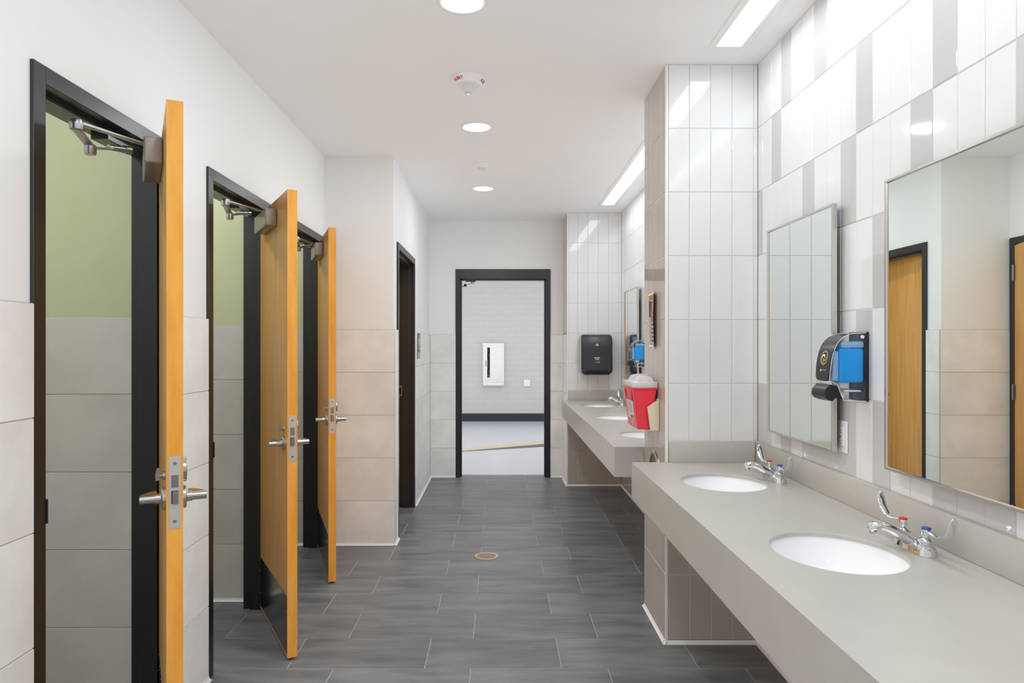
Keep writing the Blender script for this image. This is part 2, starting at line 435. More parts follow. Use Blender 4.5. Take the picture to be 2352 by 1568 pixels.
mb = MB(); mb.box(XR+0.010, XR+0.16, YPB-0.05, YN+0.01, 0, CEIL, 'wgrout')
wn2 = struct(mb, 'wall_right_far', 'white tiled right wall beside the far counter', 'wall', smooth=False)
mb = MB()
mb.tiles((XR, YN, 0), (0, -1, 0), (0, 0, 1), arange(0, YN-YPB, 0.1055), TZ, lambda i, j: 'ttile' if j < 3 else ('gtile' if (i*7+j*3) % 11 == 0 and j < 6 else 'wtile'), t=0.010, ch=0.002, tilt=0.002)
mb.build('glazed_tile', wn2, smooth=False)
mb = MB(); mb.box(XN+0.010, XR+0.16, YN+0.010, YEP, 0, CEIL, 'wgrout')
wn = struct(mb, 'wall_recess', 'white tiled wall facing the camera at the end of the far counter', 'wall', smooth=False)
mb = MB()
mb.tiles((0, YN, 0), (1, 0, 0), (0, 0, 1), [0.697]+[0.792+0.1053*k for k in range(0, 5)]+[XR], TZ, lambda i, j: 'ttile' if j < 3 else ('ltile' if j < 5 else 'wtile'), t=0.010, ch=0.002, tilt=0.0015)
mb.tiles((XN, YEP, 0), (0, -1, 0), (0, 0, 1), [0, 0.14, 0.245, 0.35, YEP-YN-0.012], TZ[5:], 'ttile', t=0.010, ch=0.002)  # left face: taupe puts the shade on this white tile into its colour
mb.build('glazed_tile', wn, smooth=False)
mb = MB(); mb.tiles((XN-0.002, YEP, 0), (0, -1, 0), (0, 0, 1), [0, YEP-YN], ROWS, 'bigtile', t=0.012, ch=0.001, grout='grout')
mb.build('tile_wainscot', wn, smooth=False)
mb = MB(); mb.rbox(XN-0.001, XN+0.0125, YN-0.001, YN+0.0125, 0.012, CEIL, 'trim', r=0.004)
mb.build('corner_trim', wn)

# wall behind the camera
mb = MB(); mb.box(-3.1, 1.4, YBACK-0.12, YBACK, 0, CEIL, 'paint')
struct(mb, 'wall_back', 'off-white wall behind the camera', 'wall', smooth=False)

# ------------------------------------------------------------------ stalls behind the left doors
stalls = [('near', 1.10, 2.700), ('middle', 2.820, 3.826), ('deep', 3.946, 4.896)]
prev = YBACK
XS = -2.95
for i, (nm, a, b) in enumerate(stalls):
    nxt = stalls[i+1][1] if i < 2 else 5.03
    mb = MB()
    mb.box(XS, XB, b+0.012, b+0.03, 0, CEIL, 'green'); mb.box(XS, XB, b+0.03, nxt, 0, CEIL, 'paint')
    if i == 0: mb.box(XS, XB, a-0.1, a, 0, CEIL, 'paint')
    mb.box(XS-0.1, XS, a-0.1, nxt, 0, CEIL, 'paint')
    o = struct(mb, 'wall_stall_'+nm, 'pale green wall above grey tile inside the %s stall' % {'near': 'nearest', 'middle': 'middle', 'deep': 'deepest'}[nm], 'wall', smooth=False)
    mb = MB()
    mb.tiles((0, b, 0), (1, 0, 0), (0, 0, 1), [XS, XS+0.61, XB-0.003] if i else [XS, XS+0.5, XB-0.003], ROWS, 'stalltile', t=0.012, ch=0.001, grout='grout')
    mb.tiles((XS+0.012, a, 0), (0, 1, 0), (0, 0, 1), arange(0, b-a, 0.61), ROWS, 'stalltile', t=0.012, ch=0.001, grout='grout')
    mb.build('tile_wainscot', o, smooth=False)
# dim room behind the fourth door
mb = MB(); mb.box(-2.95, -2.85, 5.03, 7.55, 0, CEIL, 'shadepaint'); mb.box(-2.95, -0.905, 7.42, 7.55, 0, CEIL, 'shadepaint')
struct(mb, 'wall_closet', 'dim wall of the room behind the fourth door', 'wall', smooth=False)

# ------------------------------------------------------------------ cove base
def cove(mb, p0, p1, n, h=0.016, d=0.014):
    p0, p1, n = Vector(p0), Vector(p1), Vector(n); k = 5
    prof = [(0, 0)]+[(d*(1-math.sin(a)), h*(1-math.cos(a))) for a in [PI/2*q/k for q in range(k+1)]]
    prof = [(0.0, -0.001), (d, -0.001)]+[(d*(1-math.sin(PI/2*q/k))+0.001, h*(1-math.cos(PI/2*q/k))+0.002) for q in range(k+1)]+[(0, h+0.002)]
    vs = [p+n*a+Vector((0, 0, b)) for p in (p0, p1) for a, b in prof]; m = len(prof)
    fs = [(i, (i+1) % m, m+(i+1) % m, m+i) for i in range(m)]+[list(range(m))[::-1], list(range(m, 2*m))]
    mb.add(vs, fs, 'trim')
mb = MB()
for a, b in segs: cove(mb, (XT, a, 0), (XT, b, 0), (1, 0, 0))
struct(mb, 'baseboard_left', 'white cove strip along the foot of the left wall', 'baseboard', recalc=True)
mb = MB(); cove(mb, (XP+0.05, YWT, 0), (X2T+0.014, YWT, 0), (0, -1, 0)); cove(mb, (X2T, YWT-0.014, 0), (X2T, D4[0]-FW, 0), (1, 0, 0)); cove(mb, (X2T, D4[1]+FW, 0), (X2T, YET, 0), (1, 0, 0))
struct(mb, 'baseboard_return', 'white cove strip round the return wall and on to the end wall', 'baseboard', recalc=True)
mb = MB(); cove(mb, (X2T, YET, 0), (DX[0]-FW, YET, 0), (0, -1, 0)); cove(mb, (DX[1]+FW, YET, 0), (XN, YET, 0), (0, -1, 0))
cove(mb, (XN-0.002, YET, 0), (XN-0.002, YN-0.012, 0), (-1, 0, 0)); cove(mb, (XN-0.012, YN, 0), (XR, YN, 0), (0, -1, 0)); cove(mb, (XR, YN, 0), (XR, YPB, 0), (-1, 0, 0))
struct(mb, 'baseboard_end', 'white cove strip along the end wall and far recess', 'baseboard', recalc=True)
mb = MB(); cove(mb, (XPL, YPB, 0), (XPL, YPF-0.014, 0), (-1, 0, 0)); cove(mb, (XPL-0.014, YPF, 0), (XR, YPF, 0), (0, -1, 0)); cove(mb, (XR, YPF, 0), (XR, 0, 0), (-1, 0, 0))
struct(mb, 'baseboard_pillar', 'white cove strip round the foot of the pillar', 'baseboard', recalc=True)
mb = MB()
for nm, a, b in stalls: cove(mb, (XS, b, 0), (XB, b, 0), (0, -1, 0))
struct(mb, 'baseboard_stall', 'white cove strip at the foot of the stall walls', 'baseboard', recalc=True)

# ------------------------------------------------------------------ door frames
def jamb_profile(face, depth, sx):
    """2D profile (x across the wall, y into the opening) for the far jamb; face plane at 0, x negative into wall"""
    return [(0, FW), (0, 0), (-0.044, 0), (-0.044, -0.016), (-0.108, -0.016), (-0.108, 0), (-depth, 0), (-depth, FW)]
def door_frame(name, face, ya, yb, top, head, label, depth=0.150, dbl_top=None):
    fh = top-head
    mb = MB()
    pr = jamb_profile(0, depth, 1)
    mb.prism([(face+x, yb+y) for x, y in pr], 'z', 0.0, top, 'frame')
    mb.prism([(face+x, ya-y) for x, y in pr][::-1], 'z', 0.0, top, 'frame')
    ph = [(0, fh), (0, 0), (-0.044, 0), (-0.044, -0.016), (-0.108, -0.016), (-0.108, 0), (-depth, 0), (-depth, fh)]
    mb.prism([(face+x, head+z) for x, z in ph], 'y', ya-0.001, yb+0.001, 'frame')
    return mb
def soft(o, w=0.0015, seg=2):
    b = o.modifiers.new('soft_edge', 'BEVEL'); b.width = w; b.segments = seg; b.limit_method = 'ANGLE'; b.angle_limit = 0.7
    return o
frames = {}
FL = {1: 'glossy charcoal steel frame of the nearest stall doorway', 2: 'charcoal steel frame of the middle stall doorway', 3: 'charcoal steel frame of the deepest stall doorway by the return wall'}
for i, (a, b) in OPEN.items():
    mb = door_frame('x', XT, a, b, FTOP, HEAD, '')
    f = struct(mb, 'trim_%d' % i, FL[i], 'door frame', recalc=True, angle=0.4); soft(f)
    mb = MB(); mb.rbox(XT-0.044, XT-0.004, a-0.002, a+0.0015, 0.92, 1.04, 'black', r=0.0006, seg=1); mb.rbox(XT-0.03, XT+0.004, a-0.001, a+0.004, 0.945, 1.012, 'black', r=0.001, seg=1)
    mb.build('strike_plate', f)
mb = door_frame('x', X2T, D4[0], D4[1], FTOP, HEAD, '', depth=0.158)
f = struct(mb, 'trim_4', 'charcoal steel frame of the fourth doorway beside the grey sign', 'door frame', recalc=True, angle=0.4); soft(f)
mb = MB()
for z0, z1 in ((0.985, 0.998), (1.062, 1.075)): mb.box(X2T-0.148, X2T-0.112, D4[1]-0.0015, D4[1]+0.001, z0, z1, 'copper')
for x0, x1 in ((-0.148, -0.140), (-0.120, -0.112)): mb.box(X2T+x0, X2T+x1, D4[1]-0.0015, D4[1]+0.001, 0.998, 1.062, 'copper')
mb.box(X2T-0.140, X2T-0.120, D4[1]-0.0006, D4[1]+0.001, 0.998, 1.062, 'dark')
for z in (0.991, 1.0685): mb.cyl((X2T-0.130, D4[1]-0.003, z), (X2T-0.130, D4[1]-0.001, z), 0.004, 'steel2', 10)
mb.build('strike_plate', f)
mb = MB()
pr = [(FW, 0), (0, 0), (0, 0.03), (-0.016, 0.03), (-0.016, 0.09), (0, 0.09), (0, 0.150), (FW, 0.150)]
mb.prism([(DX[1]+x, YET-0.002+y_) for x, y_ in pr], 'z', 0, ETOP, 'frame'); mb.prism([(DX[0]-x, YET-0.002+y_) for x, y_ in pr][::-1], 'z', 0, ETOP, 'frame')
fh = ETOP-EHEAD
ph = [(0, fh), (0, 0), (0.03, 0), (0.03, -0.016), (0.09, -0.016), (0.09, 0), (0.150, 0), (0.150, fh)]
mb.prism([(YET-0.002+a, EHEAD+z) for a, z in ph], 'x', DX[0]-0.001, DX[1]+0.001, 'frame')
soft(struct(mb, 'trim_5', 'wide charcoal steel frame round the open doorway at the end', 'door frame', recalc=True, angle=0.4))

# ------------------------------------------------------------------ doors
T = 0.0445
def sw(p, q): return [p, q]
def add_lock(door, L, room=-1, y_room=-T, y_cor=0.0, hinge_dir=-1):
    """latch-edge hardware; local x along the leaf, y=y_cor corridor face, y=y_room room face"""
    ym = (y_room+y_cor)/2
    mb = MB(); mb.rbox(L-0.002, L+0.0012, ym-0.016, ym+0.016, 0.904, 1.113, 'plate', r=0.0005, seg=1)
    lp = mb.build('lock_plate', door)
    mb = MB(); mb.box(L-0.001, L+0.0022, ym-0.0085, ym+0.0085, 1.024, 1.058, 'steel2'); mb.box(L-0.0005, L+0.0014, ym-0.0092, ym+0.0092, 1.0233, 1.0587, 'dark'); mb.build('deadbolt', lp)
    mb = MB(); mb.prism([(L, ym-0.008), (L+0.011, ym-0.004), (L+0.011, ym+0.008), (L, ym+0.008)], 'z', 0.977, 1.013, 'steel2'); mb.box(L-0.0005, L+0.0014, ym-0.0092, ym+0.0088, 0.9762, 1.0142, 'dark'); mb.build('latch_bolt', lp, recalc=True)
    for z in (0.925, 1.092):
        mb = MB(); mb.lathe([(0.0055, 0), (0.0045, 0.0012), (0.002, 0.0006)], 'steel2', 12, frame3((L+0.001, ym, z), (0, 1, 0), (0, 0, 1)))
        mb.build('screw', lp)
    for side, y0, s in (('room', y_room, math.copysign(1, y_room-y_cor)), ('corridor', y_cor, math.copysign(1, y_cor-y_room))):
        xs = L-0.070
        fr = Matrix(((1, 0, 0, xs), (0, 0, s, y0), (0, 1 if s < 0 else -1, 0, 0.981), (0, 0, 0, 1)))
        # rose + collar + mitred tubular lever
        mb = MB()
        mb.sweep([(xs, y0, 0.981), (xs, y0+s*0.009, 0.981), (xs, y0+s*0.012, 0.981)], [0.0345, 0.0345, 0.031], 'steel', 32, res=1)
        mb.sweep([(xs, y0+s*0.010, 0.981), (xs, y0+s*0.028, 0.981)], [0.0155, 0.0155], 'steel', 24, res=1)
        mb.sweep([(xs, y0+s*0.022, 0.981), (xs, y0+s*0.068, 0.981)], [0.0128, 0.0125], 'steel', 24, res=1)
        mb.sweep([(xs, y0+s*0.061, 0.981), (xs-0.020, y0+s*0.061, 0.981), (xs-0.042, y0+s*0.051, 0.981), (xs-0.060, y0+s*0.038, 0.981), (xs-0.074, y0+s*0.024, 0.981)], [(0.0075, 0.0122), (0.0075, 0.0120), (0.0070, 0.0115), (0.0065, 0.011), (0.006, 0.010)], 'steel', 20, res=4)
        lv = mb.build('lever_handle', door, recalc=True)
        if s == math.copysign(1, y_room-y_cor):
            mb = MB(); mb.sweep([(xs, y0, 1.048), (xs, y0+s*0.008, 1.048)], [0.013, 0.012], 'steel2', 20, res=1)
            mb.sweep([(xs, y0+s*0.008, 1.048), (xs, y0+s*0.016, 1.048)], [0.006, 0.006], 'steel2', 14, res=1)
            mb.prism([(y0+s*0.014, 1.036), (y0+s*0.026, 1.034), (y0+s*0.027, 1.052), (y0+s*0.022, 1.072), (y0+s*0.016, 1.072), (y0+s*0.014, 1.052)], 'x', xs-0.003, xs+0.003, 'steel2')
            mb.build('thumb_turn', door, recalc=True)
        else:
            mb = MB(); mb.sweep([(xs, y0, 1.062), (xs, y0+s*0.010, 1.062), (xs, y0+s*0.0125, 1.062)], [0.036, 0.036, 0.033], 'steel', 32, res=1)
            mb.build('lock_indicator', door, recalc=True)

def make_leaf(door, L, y0, y1, z0=0.012, z1=2.142):
    mb = MB(); mb.box(0, L-0.003, y0, y1, z0, z1, 'wood')
    mb.box(L-0.003, L, y0, y1, z0, z1, 'edge')
    return mb.build('leaf', door, smooth=False)
def add_hinges(door, y, L):
    for z in (0.25, 1.10, 1.95):
        mb = MB()
        for q in range(5):
            mb.sweep([(-0.004, y+0.007, z-0.056+q*0.0226), (-0.004, y+0.007, z-0.056+q*0.0226+0.0216)], [0.0075, 0.0075], 'steel2', 14, res=1)
        mb.box(-0.002, 0.030, y, y+0.002, z-0.056, z+0.056, 'steel2')
        mb.build('hinge', door)
def closer(door, Minv, hingeY, P):
    """parallel-arm closer on the room face near the hinge, arms under the frame head"""
    mb = MB(); mb.rbox(0.146, 0.452, -T-0.056, -T, 2.010, 2.096, 'alu', r=0.007, seg=3)
    cb = mb.build('closer_body', door)
    S = Vector((0.285, -T-0.028, 2.096))
    W = lambda x, y, z: Minv @ Vector((x, y, z))
    E = W(-1.289, hingeY-0.508, 2.112); E0 = W(-1.289, hingeY-0.508, 2.090)
    K = W(-1.312, hingeY-0.398, 2.050); K1 = W(-1.312, hingeY-0.398, 2.072)
    mb = MB()
    mb.sweep([S, S+Vector((0, 0, 0.010))], [0.016, 0.014], 'armalu', 18, res=1)
    a0 = S+Vector((0, 0, 0.008)); d = (E-a0)
    mb.sweep([a0, a0+d*0.12, a0+d*0.5, a0+d*0.9, E-Vector((0, 0, 0.004))], [(0.016, 0.004), (0.013, 0.004), (0.011, 0.0038), (0.012, 0.005), (0.015, 0.006)], 'armalu', 12, res=3, sq=True)
    mb.sweep([E0-Vector((0, 0, 0.004)), E0, E-Vector((0, 0, 0.006)), E, E+Vector((0, 0, 0.008))], [0.012, 0.0185, 0.0195, 0.0195, 0.017], 'armalu', 22, res=1)
    mb.sweep([E0+Vector((0, 0, 0.002)), K1], [(0.013, 0.004), (0.013, 0.004)], 'armalu', 12, res=1, sq=True)
    mb.sweep([K-Vector((0, 0, 0.006)), K, K1, K1+Vector((0, 0, 0.004))], [0.015, 0.0178, 0.0178, 0.014], 'armalu', 22, res=1)
    G = W(-1.300, hingeY-0.285, 2.098)
    mb.sweep([K1-Vector((0, 0, 0.004)), W(-1.308, hingeY-0.345, 2.078), W(-1.302, hingeY-0.300, 2.092), G], [(0.012, 0.004), (0.012, 0.004), (0.010, 0.005), (0.010, 0.006)], 'armalu', 12, res=2, sq=True)
    mb.sweep([W(-1.304, hingeY-0.310, 2.094), W(-1.286, hingeY-0.235, 2.106)], [0.0095, 0.0115], 'armalu', 16, res=1)
    mb.sweep([W(-1.288, hingeY-0.245, 2.104), W(-1.282, hingeY-0.222, 2.108)], [0.0145, 0.0145], 'armalu', 16, res=1)
    q = MB()
    vs = [W(x, hingeY+y_, z) for z in (2.112, 2.136) for y_ in (-0.34, -0.21) for x in (-1.345, -1.288)]
    mb.add(vs, [(0, 2, 3, 1), (4, 5, 7, 6), (0, 1, 5, 4), (2, 6, 7, 3), (0, 4, 6, 2), (1, 3, 7, 5)], 'black')
    mb.build('closer_arm', door, recalc=True)

DOORS = {1: ((-0.9592, 1.9634), 28.1, 0.69), 2: ((-0.9648, 3.100), 29.0, 0.69), 3: ((-1.029, 4.100), 19.6, 0.78)}
DLAB = {1: 'nearest wooden stall door standing ajar, its maple edge closest to the camera', 2: 'middle wooden stall door standing ajar with a dark kick plate', 3: 'deepest wooden stall door standing ajar beside the return wall'}
for i, (A, th, L) in DOORS.items():
    t = math.radians(th); d = Vector((math.sin(t), -math.cos(t))); c = Vector((math.cos(t), math.sin(t)))
    P = Vector(A)-L*d+T*c
    door = tag(empty('door_%d' % i, (P.x, P.y, 0), t-PI/2), DLAB[i], 'door', kind='structure')
    mx = Matrix.Translation((P.x, P.y, 0)) @ Matrix.Rotation(t-PI/2, 4, 'Z'); inv = mx.inverted()
    make_leaf(door, L, -T, 0)
    add_lock(door, L); add_hinges(door, 0.0, L)
    mb = MB(); mb.box(0.012, L-0.012, -T-0.0015, -T, 0.030, 0.289, 'kick')
    kp = mb.build('kick_plate', door, smooth=False)
    mb = MB()
    n = 7
    pts = [(0.022+(L-0.044)*q/(n-1), z) for q in range(n) for z in (0.040, 0.279)]+[(x, z) for x in (0.022, L-0.022) for z in (0.10, 0.16, 0.22)]
    for x, z in pts:
        mb = MB(); mb.sweep([(x, -T-0.0014, z), (x, -T-0.0028, z)], [0.0035, 0.0022], 'steel', 10, res=1); mb.build('screw', kp)
    closer(door, inv, OPEN[i][1], P)
# fourth door, swung a little into its own room
t4 = math.radians(5)
door = tag(empty('door_4', (X2T-0.112, D4[0]+0.004, 0), PI/2+t4), 'wooden door in the fourth frame, swung slightly inward, seen in the nearest mirror', 'door', kind='structure')
mb = MB(); mb.box(0, 0.902, 0, T, 0.012, 2.142, 'wood'); mb.box(0.902, 0.905, 0, T, 0.012, 2.142, 'edge'); mb.build('leaf', door, smooth=False)
add_lock(door, 0.905, y_room=T, y_cor=0.0)

# closer arm left hanging under the end doorway head
cl = tag(empty('door_closer', (-0.32, 7.50, 2.13)), 'small dark closer arm hanging under the top of the end doorway', 'door closer')
mb = MB(); mb.box(-0.055, 0.055, -0.02, 0.02, 0.0, 0.012, 'black'); mb.build('mounting_plate', cl)
mb = MB()
mb.sweep([(0.02, 0, -0.022), (0.02, 0, 0.002)], [0.018, 0.018], 'steel2', 18, res=1)
mb.sweep([(0.015, 0, -0.012), (-0.055, 0.0, -0.038)], [(0.012, 0.004), (0.012, 0.004)], 'steel2', 10, res=1, sq=True)
mb.sweep([(-0.058, 0, -0.052), (-0.058, 0, -0.026)], [0.0165, 0.0165], 'black', 18, res=1)
mb.sweep([(-0.055, 0.0, -0.050), (-0.13, 0.06, -0.050)], [(0.011, 0.004), (0.011, 0.004)], 'steel2', 10, res=1, sq=True)
mb.build('arm', cl, recalc=True)

# ------------------------------------------------------------------ counters and basins
CZ = 0.873; CXF = 0.632; SA, SB = 0.166, 0.191; SCX = 0.918
def counter(name, y0, y1, sinks, label, near_apron, xr=XR):
    mb = MB(); th = 0.012; n = 64; e = 0.003
    ys = [y0]+[(sinks[i]+sinks[i+1])/2 for i in range(len(sinks)-1)]+[y1]
    xl, xr_ = CXF, xr
    for k, sy in enumerate(sinks):
        a, b = ys[k], ys[k+1]
        rings = [[], [], [], []]; outer = []
        for i in range(n):
            an = 2*PI*i/n; c_, s_ = math.cos(an), math.sin(an)
            for r, (dr, z) in enumerate(((e, CZ), (e*0.3, CZ-e*0.3), (0, CZ-e), (0, CZ-th))):
                rings[r].append((SCX+(SA+dr)*c_, sy+(SB+dr)*s_, z))
            tx = ((xr_-SCX) if c_ > 0 else (SCX-xl))/max(abs(c_), 1e-9); ty = ((b-sy) if s_ > 0 else (sy-a))/max(abs(s_), 1e-9)
            tt = min(tx, ty); outer.append([SCX+c_*tt, sy+s_*tt, CZ])
        for cx, cy in ((xl, a), (xr_, a), (xl, b), (xr_, b)):
            q = min(range(n), key=lambda i: (outer[i][0]-cx)**2+(outer[i][1]-cy)**2); outer[q][0] = cx; outer[q][1] = cy
        low = [(p[0], p[1], CZ-th) for p in outer]
        vs = outer+rings[0]+rings[1]+rings[2]+rings[3]+low; fs = []
        for r in range(5):
            for i in range(n): fs.append((r*n+i, r*n+(i+1) % n, (r+1)*n+(i+1) % n, (r+1)*n+i))
        for i in range(n):
            j = (i+1) % n; m_ = ((outer[i][0]+outer[j][0])/2, (outer[i][1]+outer[j][1])/2)
            inner_seam = (k > 0 and abs(m_[1]-a) < 1e-6) or (k < len(sinks)-1 and abs(m_[1]-b) < 1e-6)
            if not inner_seam: fs.append((i, 5*n+i, 5*n+j, j))
        mb.add(vs, fs, 'counter')
    o = mb.build(name, None, recalc=False, smooth=False)
    bm = bmesh.new(); bm.from_mesh(o.data); bmesh.ops.remove_doubles(bm, verts=bm.verts[:], dist=1e-5); bmesh.ops.recalc_face_normals(bm, faces=bm.faces[:]); bm.to_mesh(o.data); bm.free()
    zb = CZ-0.166
    mb = MB(); mb.box(xl, xl+0.02, y0, y1, zb, CZ-th, 'counter')
    if near_apron: mb.box(xl+0.02, xr_, y0, y0+0.02, zb, CZ-th, 'counter')
    mb.build('apron', o, smooth=False)
    tag(o, label, 'countertop')
    return o
C1 = counter('vanity_countertop', 0.45, YPF-0.008, [1.863, 2.805], 'long speckled grey quartz countertop with two basins in the foreground', False, xr=XR-0.001)
C2 = counter('vanity_countertop', YPB+0.002, YN-0.001, [4.295, 5.330, 6.370], 'speckled grey quartz countertop with three basins beyond the pillar', True, xr=XR-0.001)
mb = MB(); mb.rbox(XR-0.020, XR-0.0005, 0.45, YPF-0.008, CZ, 0.975, 'counter', r=0.002, seg=2); tag(mb.build('backsplash'), 'long low grey quartz upstand behind the foreground faucets', 'backsplash', 'quartz upstands')
mb = MB(); mb.rbox(0.812, XR-0.021, YPF-0.021, YPF-0.001, CZ, 0.975, 'counter', r=0.002, seg=2); tag(mb.build('backsplash'), 'short low grey quartz upstand across the front of the pillar', 'backsplash', 'quartz upstands')
mb = MB(); mb.rbox(XR-0.020, XR-0.0005, YPB+0.002, YN-0.001, CZ, 0.975, 'counter', r=0.002, seg=2); tag(mb.build('backsplash'), 'low grey quartz upstand along the wall behind the far faucet', 'backsplash', 'quartz upstands')
mb = MB(); mb.rbox(XN+0.012, XR-0.021, YN-0.021, YN-0.001, CZ, 0.975, 'counter', r=0.002, seg=2); tag(mb.build('backsplash'), 'short low grey quartz upstand under the paper towel dispenser', 'backsplash', 'quartz upstands')

def make_sink():
    root = empty('sink', (SCX, 1.863, CZ-0.0125))
    mb = MB(); seg = 64
    prof = [(1.16, 0.0), (1.03, 0.0), (1.02, -0.006), (1.0, -0.03), (0.94, -0.07), (0.80, -0.105), (0.55, -0.125), (0.25, -0.133), (0.07, -0.136)]
    mb.lathe([(r, z) for r, z in prof], 'porcelain', seg, sx=SA, sy=SB, capb=False, capt=True)
    outp = [(1.16, 0.0), (1.16, -0.010), (1.06, -0.014), (1.03, -0.04), (0.97, -0.08), (0.83, -0.118), (0.57, -0.138), (0.07, -0.148)]
    mb.lathe(outp, 'porcelain', seg, sx=SA, sy=SB, capb=False, capt=True)
    mb.build('basin', root)
    mb = MB(); mb.lathe([(0.0, -0.137), (0.012, -0.137), (0.016, -0.132), (0.022, -0.1315), (0.023, -0.135)], 'chrome', 28, capb=False, capt=False); mb.build('drain', root)
    return root
SLAB = ['large white oval basin set in the nearer end of the foreground countertop', 'white oval basin in the foreground countertop close to the pillar',
        'white oval basin partly hidden behind the lower tip of the red sharps bin', 'white oval basin in the middle of the far countertop', 'white oval basin farthest away, below the paper towel dispenser']
s0 = make_sink()
for k, sy in enumerate([1.863, 2.805, 4.295, 5.330, 6.370]):
    s = s0 if k == 0 else copy_tree(s0)
    s.location = (SCX, sy, CZ-0.0125); tag(s, SLAB[k], 'sink', 'white oval undermount basins')

# ------------------------------------------------------------------ faucets
def make_faucet():
    root = empty('faucet', (1.14, 1.878, CZ))
    mb = MB(); n = 40
    # deck body: stadium outline with domed rings
    def ring(hx, hy, z, bulge=0.0):
        out = []
        for i in range(n):
            a = 2*PI*i/n; ca, sa = math.cos(a), math.sin(a)
            yy = math.copysign(hy-hx, sa) if abs(sa) > 0.05 else sa/0.05*(hy-hx)
            out.append((hx*ca, yy+hx*sa, z))
        return out
    rs = [ring(0.0285, 0.078, 0), ring(0.0285, 0.078, 0.005), ring(0.0265, 0.076, 0.008), ring(0.0255, 0.075, 0.014), ring(0.0235, 0.072, 0.021), ring(0.018, 0.066, 0.026), ring(0.008, 0.056, 0.028)]
    vs = [p for r in rs for p in r]; fs = []
    for j in range(len(rs)-1):
        for i in range(n): fs.append((j*n+i, j*n+(i+1) % n, (j+1)*n+(i+1) % n, (j+1)*n+i))
    fs.append([(len(rs)-1)*n+i for i in range(n)])
    mb.add(vs, fs, 'chrome'); mb.build('body', root)
    mb = MB()
    mb.sweep([(0.014, 0, 0.016), (-0.008, 0, 0.024), (-0.038, 0, 0.041), (-0.068, 0, 0.058), (-0.094, 0, 0.066), (-0.114, 0, 0.063), (-0.124, 0, 0.054)],
             [(0.032, 0.014), (0.028, 0.016), (0.021, 0.015), (0.0175, 0.013), (0.0165, 0.0125), (0.0165, 0.013), (0.011, 0.009)], 'chrome', 24, res=6)
    sp = mb.build('spout', root)
    mb = MB(); mb.lathe([(0.0105, 0.0425), (0.0112, 0.0435), (0.0112, 0.052)], 'chrome', 24, Matrix.Translation((-0.112, 0, 0))); mb.build('aerator', sp)
    for s, key in ((1, 'redring'), (-1, 'bluering')):
        y0 = 0.0525*s
        mb = MB()
        mb.lathe([(0.0200, 0.020), (0.0200, 0.028), (0.0165, 0.030), (0.0165, 0.033), (0.0205, 0.036), (0.0205, 0.041), (0.013, 0.047), (0.0075, 0.049), (0.0075, 0.053), (0.0115, 0.054), (0.0115, 0.072), (0.0105, 0.0735)], 'chrome', 28, Matrix.Translation((0, y0, 0)))
        mb.sweep([(0, y0, 0.064), (0, y0+s*0.022, 0.063), (0, y0+s*0.05, 0.061), (0, y0+s*0.075, 0.065), (0, y0+s*0.095, 0.080), (0, y0+s*0.106, 0.101), (0, y0+s*0.110, 0.114), (0, y0+s*0.111, 0.121), (0, y0+s*0.1115, 0.124)],
                 [(0.0075, 0.009), (0.0055, 0.008), (0.0035, 0.0085), (0.0028, 0.0105), (0.0025, 0.0125), (0.0023, 0.0125), (0.0022, 0.0110), (0.002, 0.007), (0.001, 0.0015)], 'chrome', 16, res=6, up=Vector((1, 0, 0)))
        hd = mb.build('handle', root)
        mb = MB(); mb.lathe([(0.0116, 0.0700), (0.0118, 0.0705), (0.0118, 0.0740), (0.0105, 0.0750), (0.0045, 0.0750), (0.0045, 0.0742)], key, 24, Matrix.Translation((0, y0, 0)))
        ir = mb.build('index_ring', hd); ir['label'] = ('red' if s > 0 else 'blue')+' ring marking the tap'
    return root
FLB = ['chrome two-handle faucet at the large basin nearest the camera', 'chrome two-handle faucet in the corner beside the pillar backsplash', 'small chrome faucet at the farthest basin beyond the red sharps bin']
f0 = make_faucet()
for k, fy in enumerate([1.878, 2.834, 6.385]):
    f = f0 if k == 0 else copy_tree(f0)
    f.location = (1.14, fy, CZ); tag(f, FLB[k], 'faucet', 'chrome wrist-blade faucets')

# ------------------------------------------------------------------ mirrors
def make_mirror():
    """origin at the centre of the wall side; local y along the wall, x towards the wall"""
    root = empty('wall_mirror', (1.2, 1.828, 1.497)); hw, hh, w = 0.302, 0.449, 0.0105
    mb = MB()
    xs = [(0.016, 0.0), (0.0, 0.0), (-0.0015, 0.001), (-0.0015, w-0.003), (0.004, w), (0.016, w)]
    loops = []
    for sx_, sy_ in ((-1, -1), (1, -1), (1, 1), (-1, 1)):
        loops.append([(x, sx_*(hw-d), sy_*(hh-d)) for x, d in xs])
    vs = [p for l in loops for p in l]; m = len(xs); fs = []
    for k in range(4):
        k2 = (k+1) % 4
        for i in range(m): fs.append((k*m+i, k*m+(i+1) % m, k2*m+(i+1) % m, k2*m+i))
    mb.add(vs, fs, 'mframe'); mb.build('frame', root, recalc=True, angle=0.3)
    mb = MB(); mb.box(0.0035, 0.009, -hw+w-0.002, hw-w+0.002, -hh+w-0.002, hh-w+0.002, 'mirror'); mb.build('glass', root, smooth=False)
    mb = MB(); mb.box(0.009, 0.0155, -hw+0.004, hw-0.004, -hh+0.004, hh-0.004, 'medge')
    for z in (-0.30, 0.30): mb.box(0.0155, XR-1.2-0.0005, -0.20, 0.20, z-0.03, z+0.03, 'medge')
    mb.build('backing', root, smooth=False)
    return root
MLB = ['large framed mirror at the edge of the photo reflecting the wooden doors', 'framed mirror beside the soap dispenser, reflecting the pillar tiles', 'small framed mirror in the far recess past the pillar']
m0 = make_mirror()
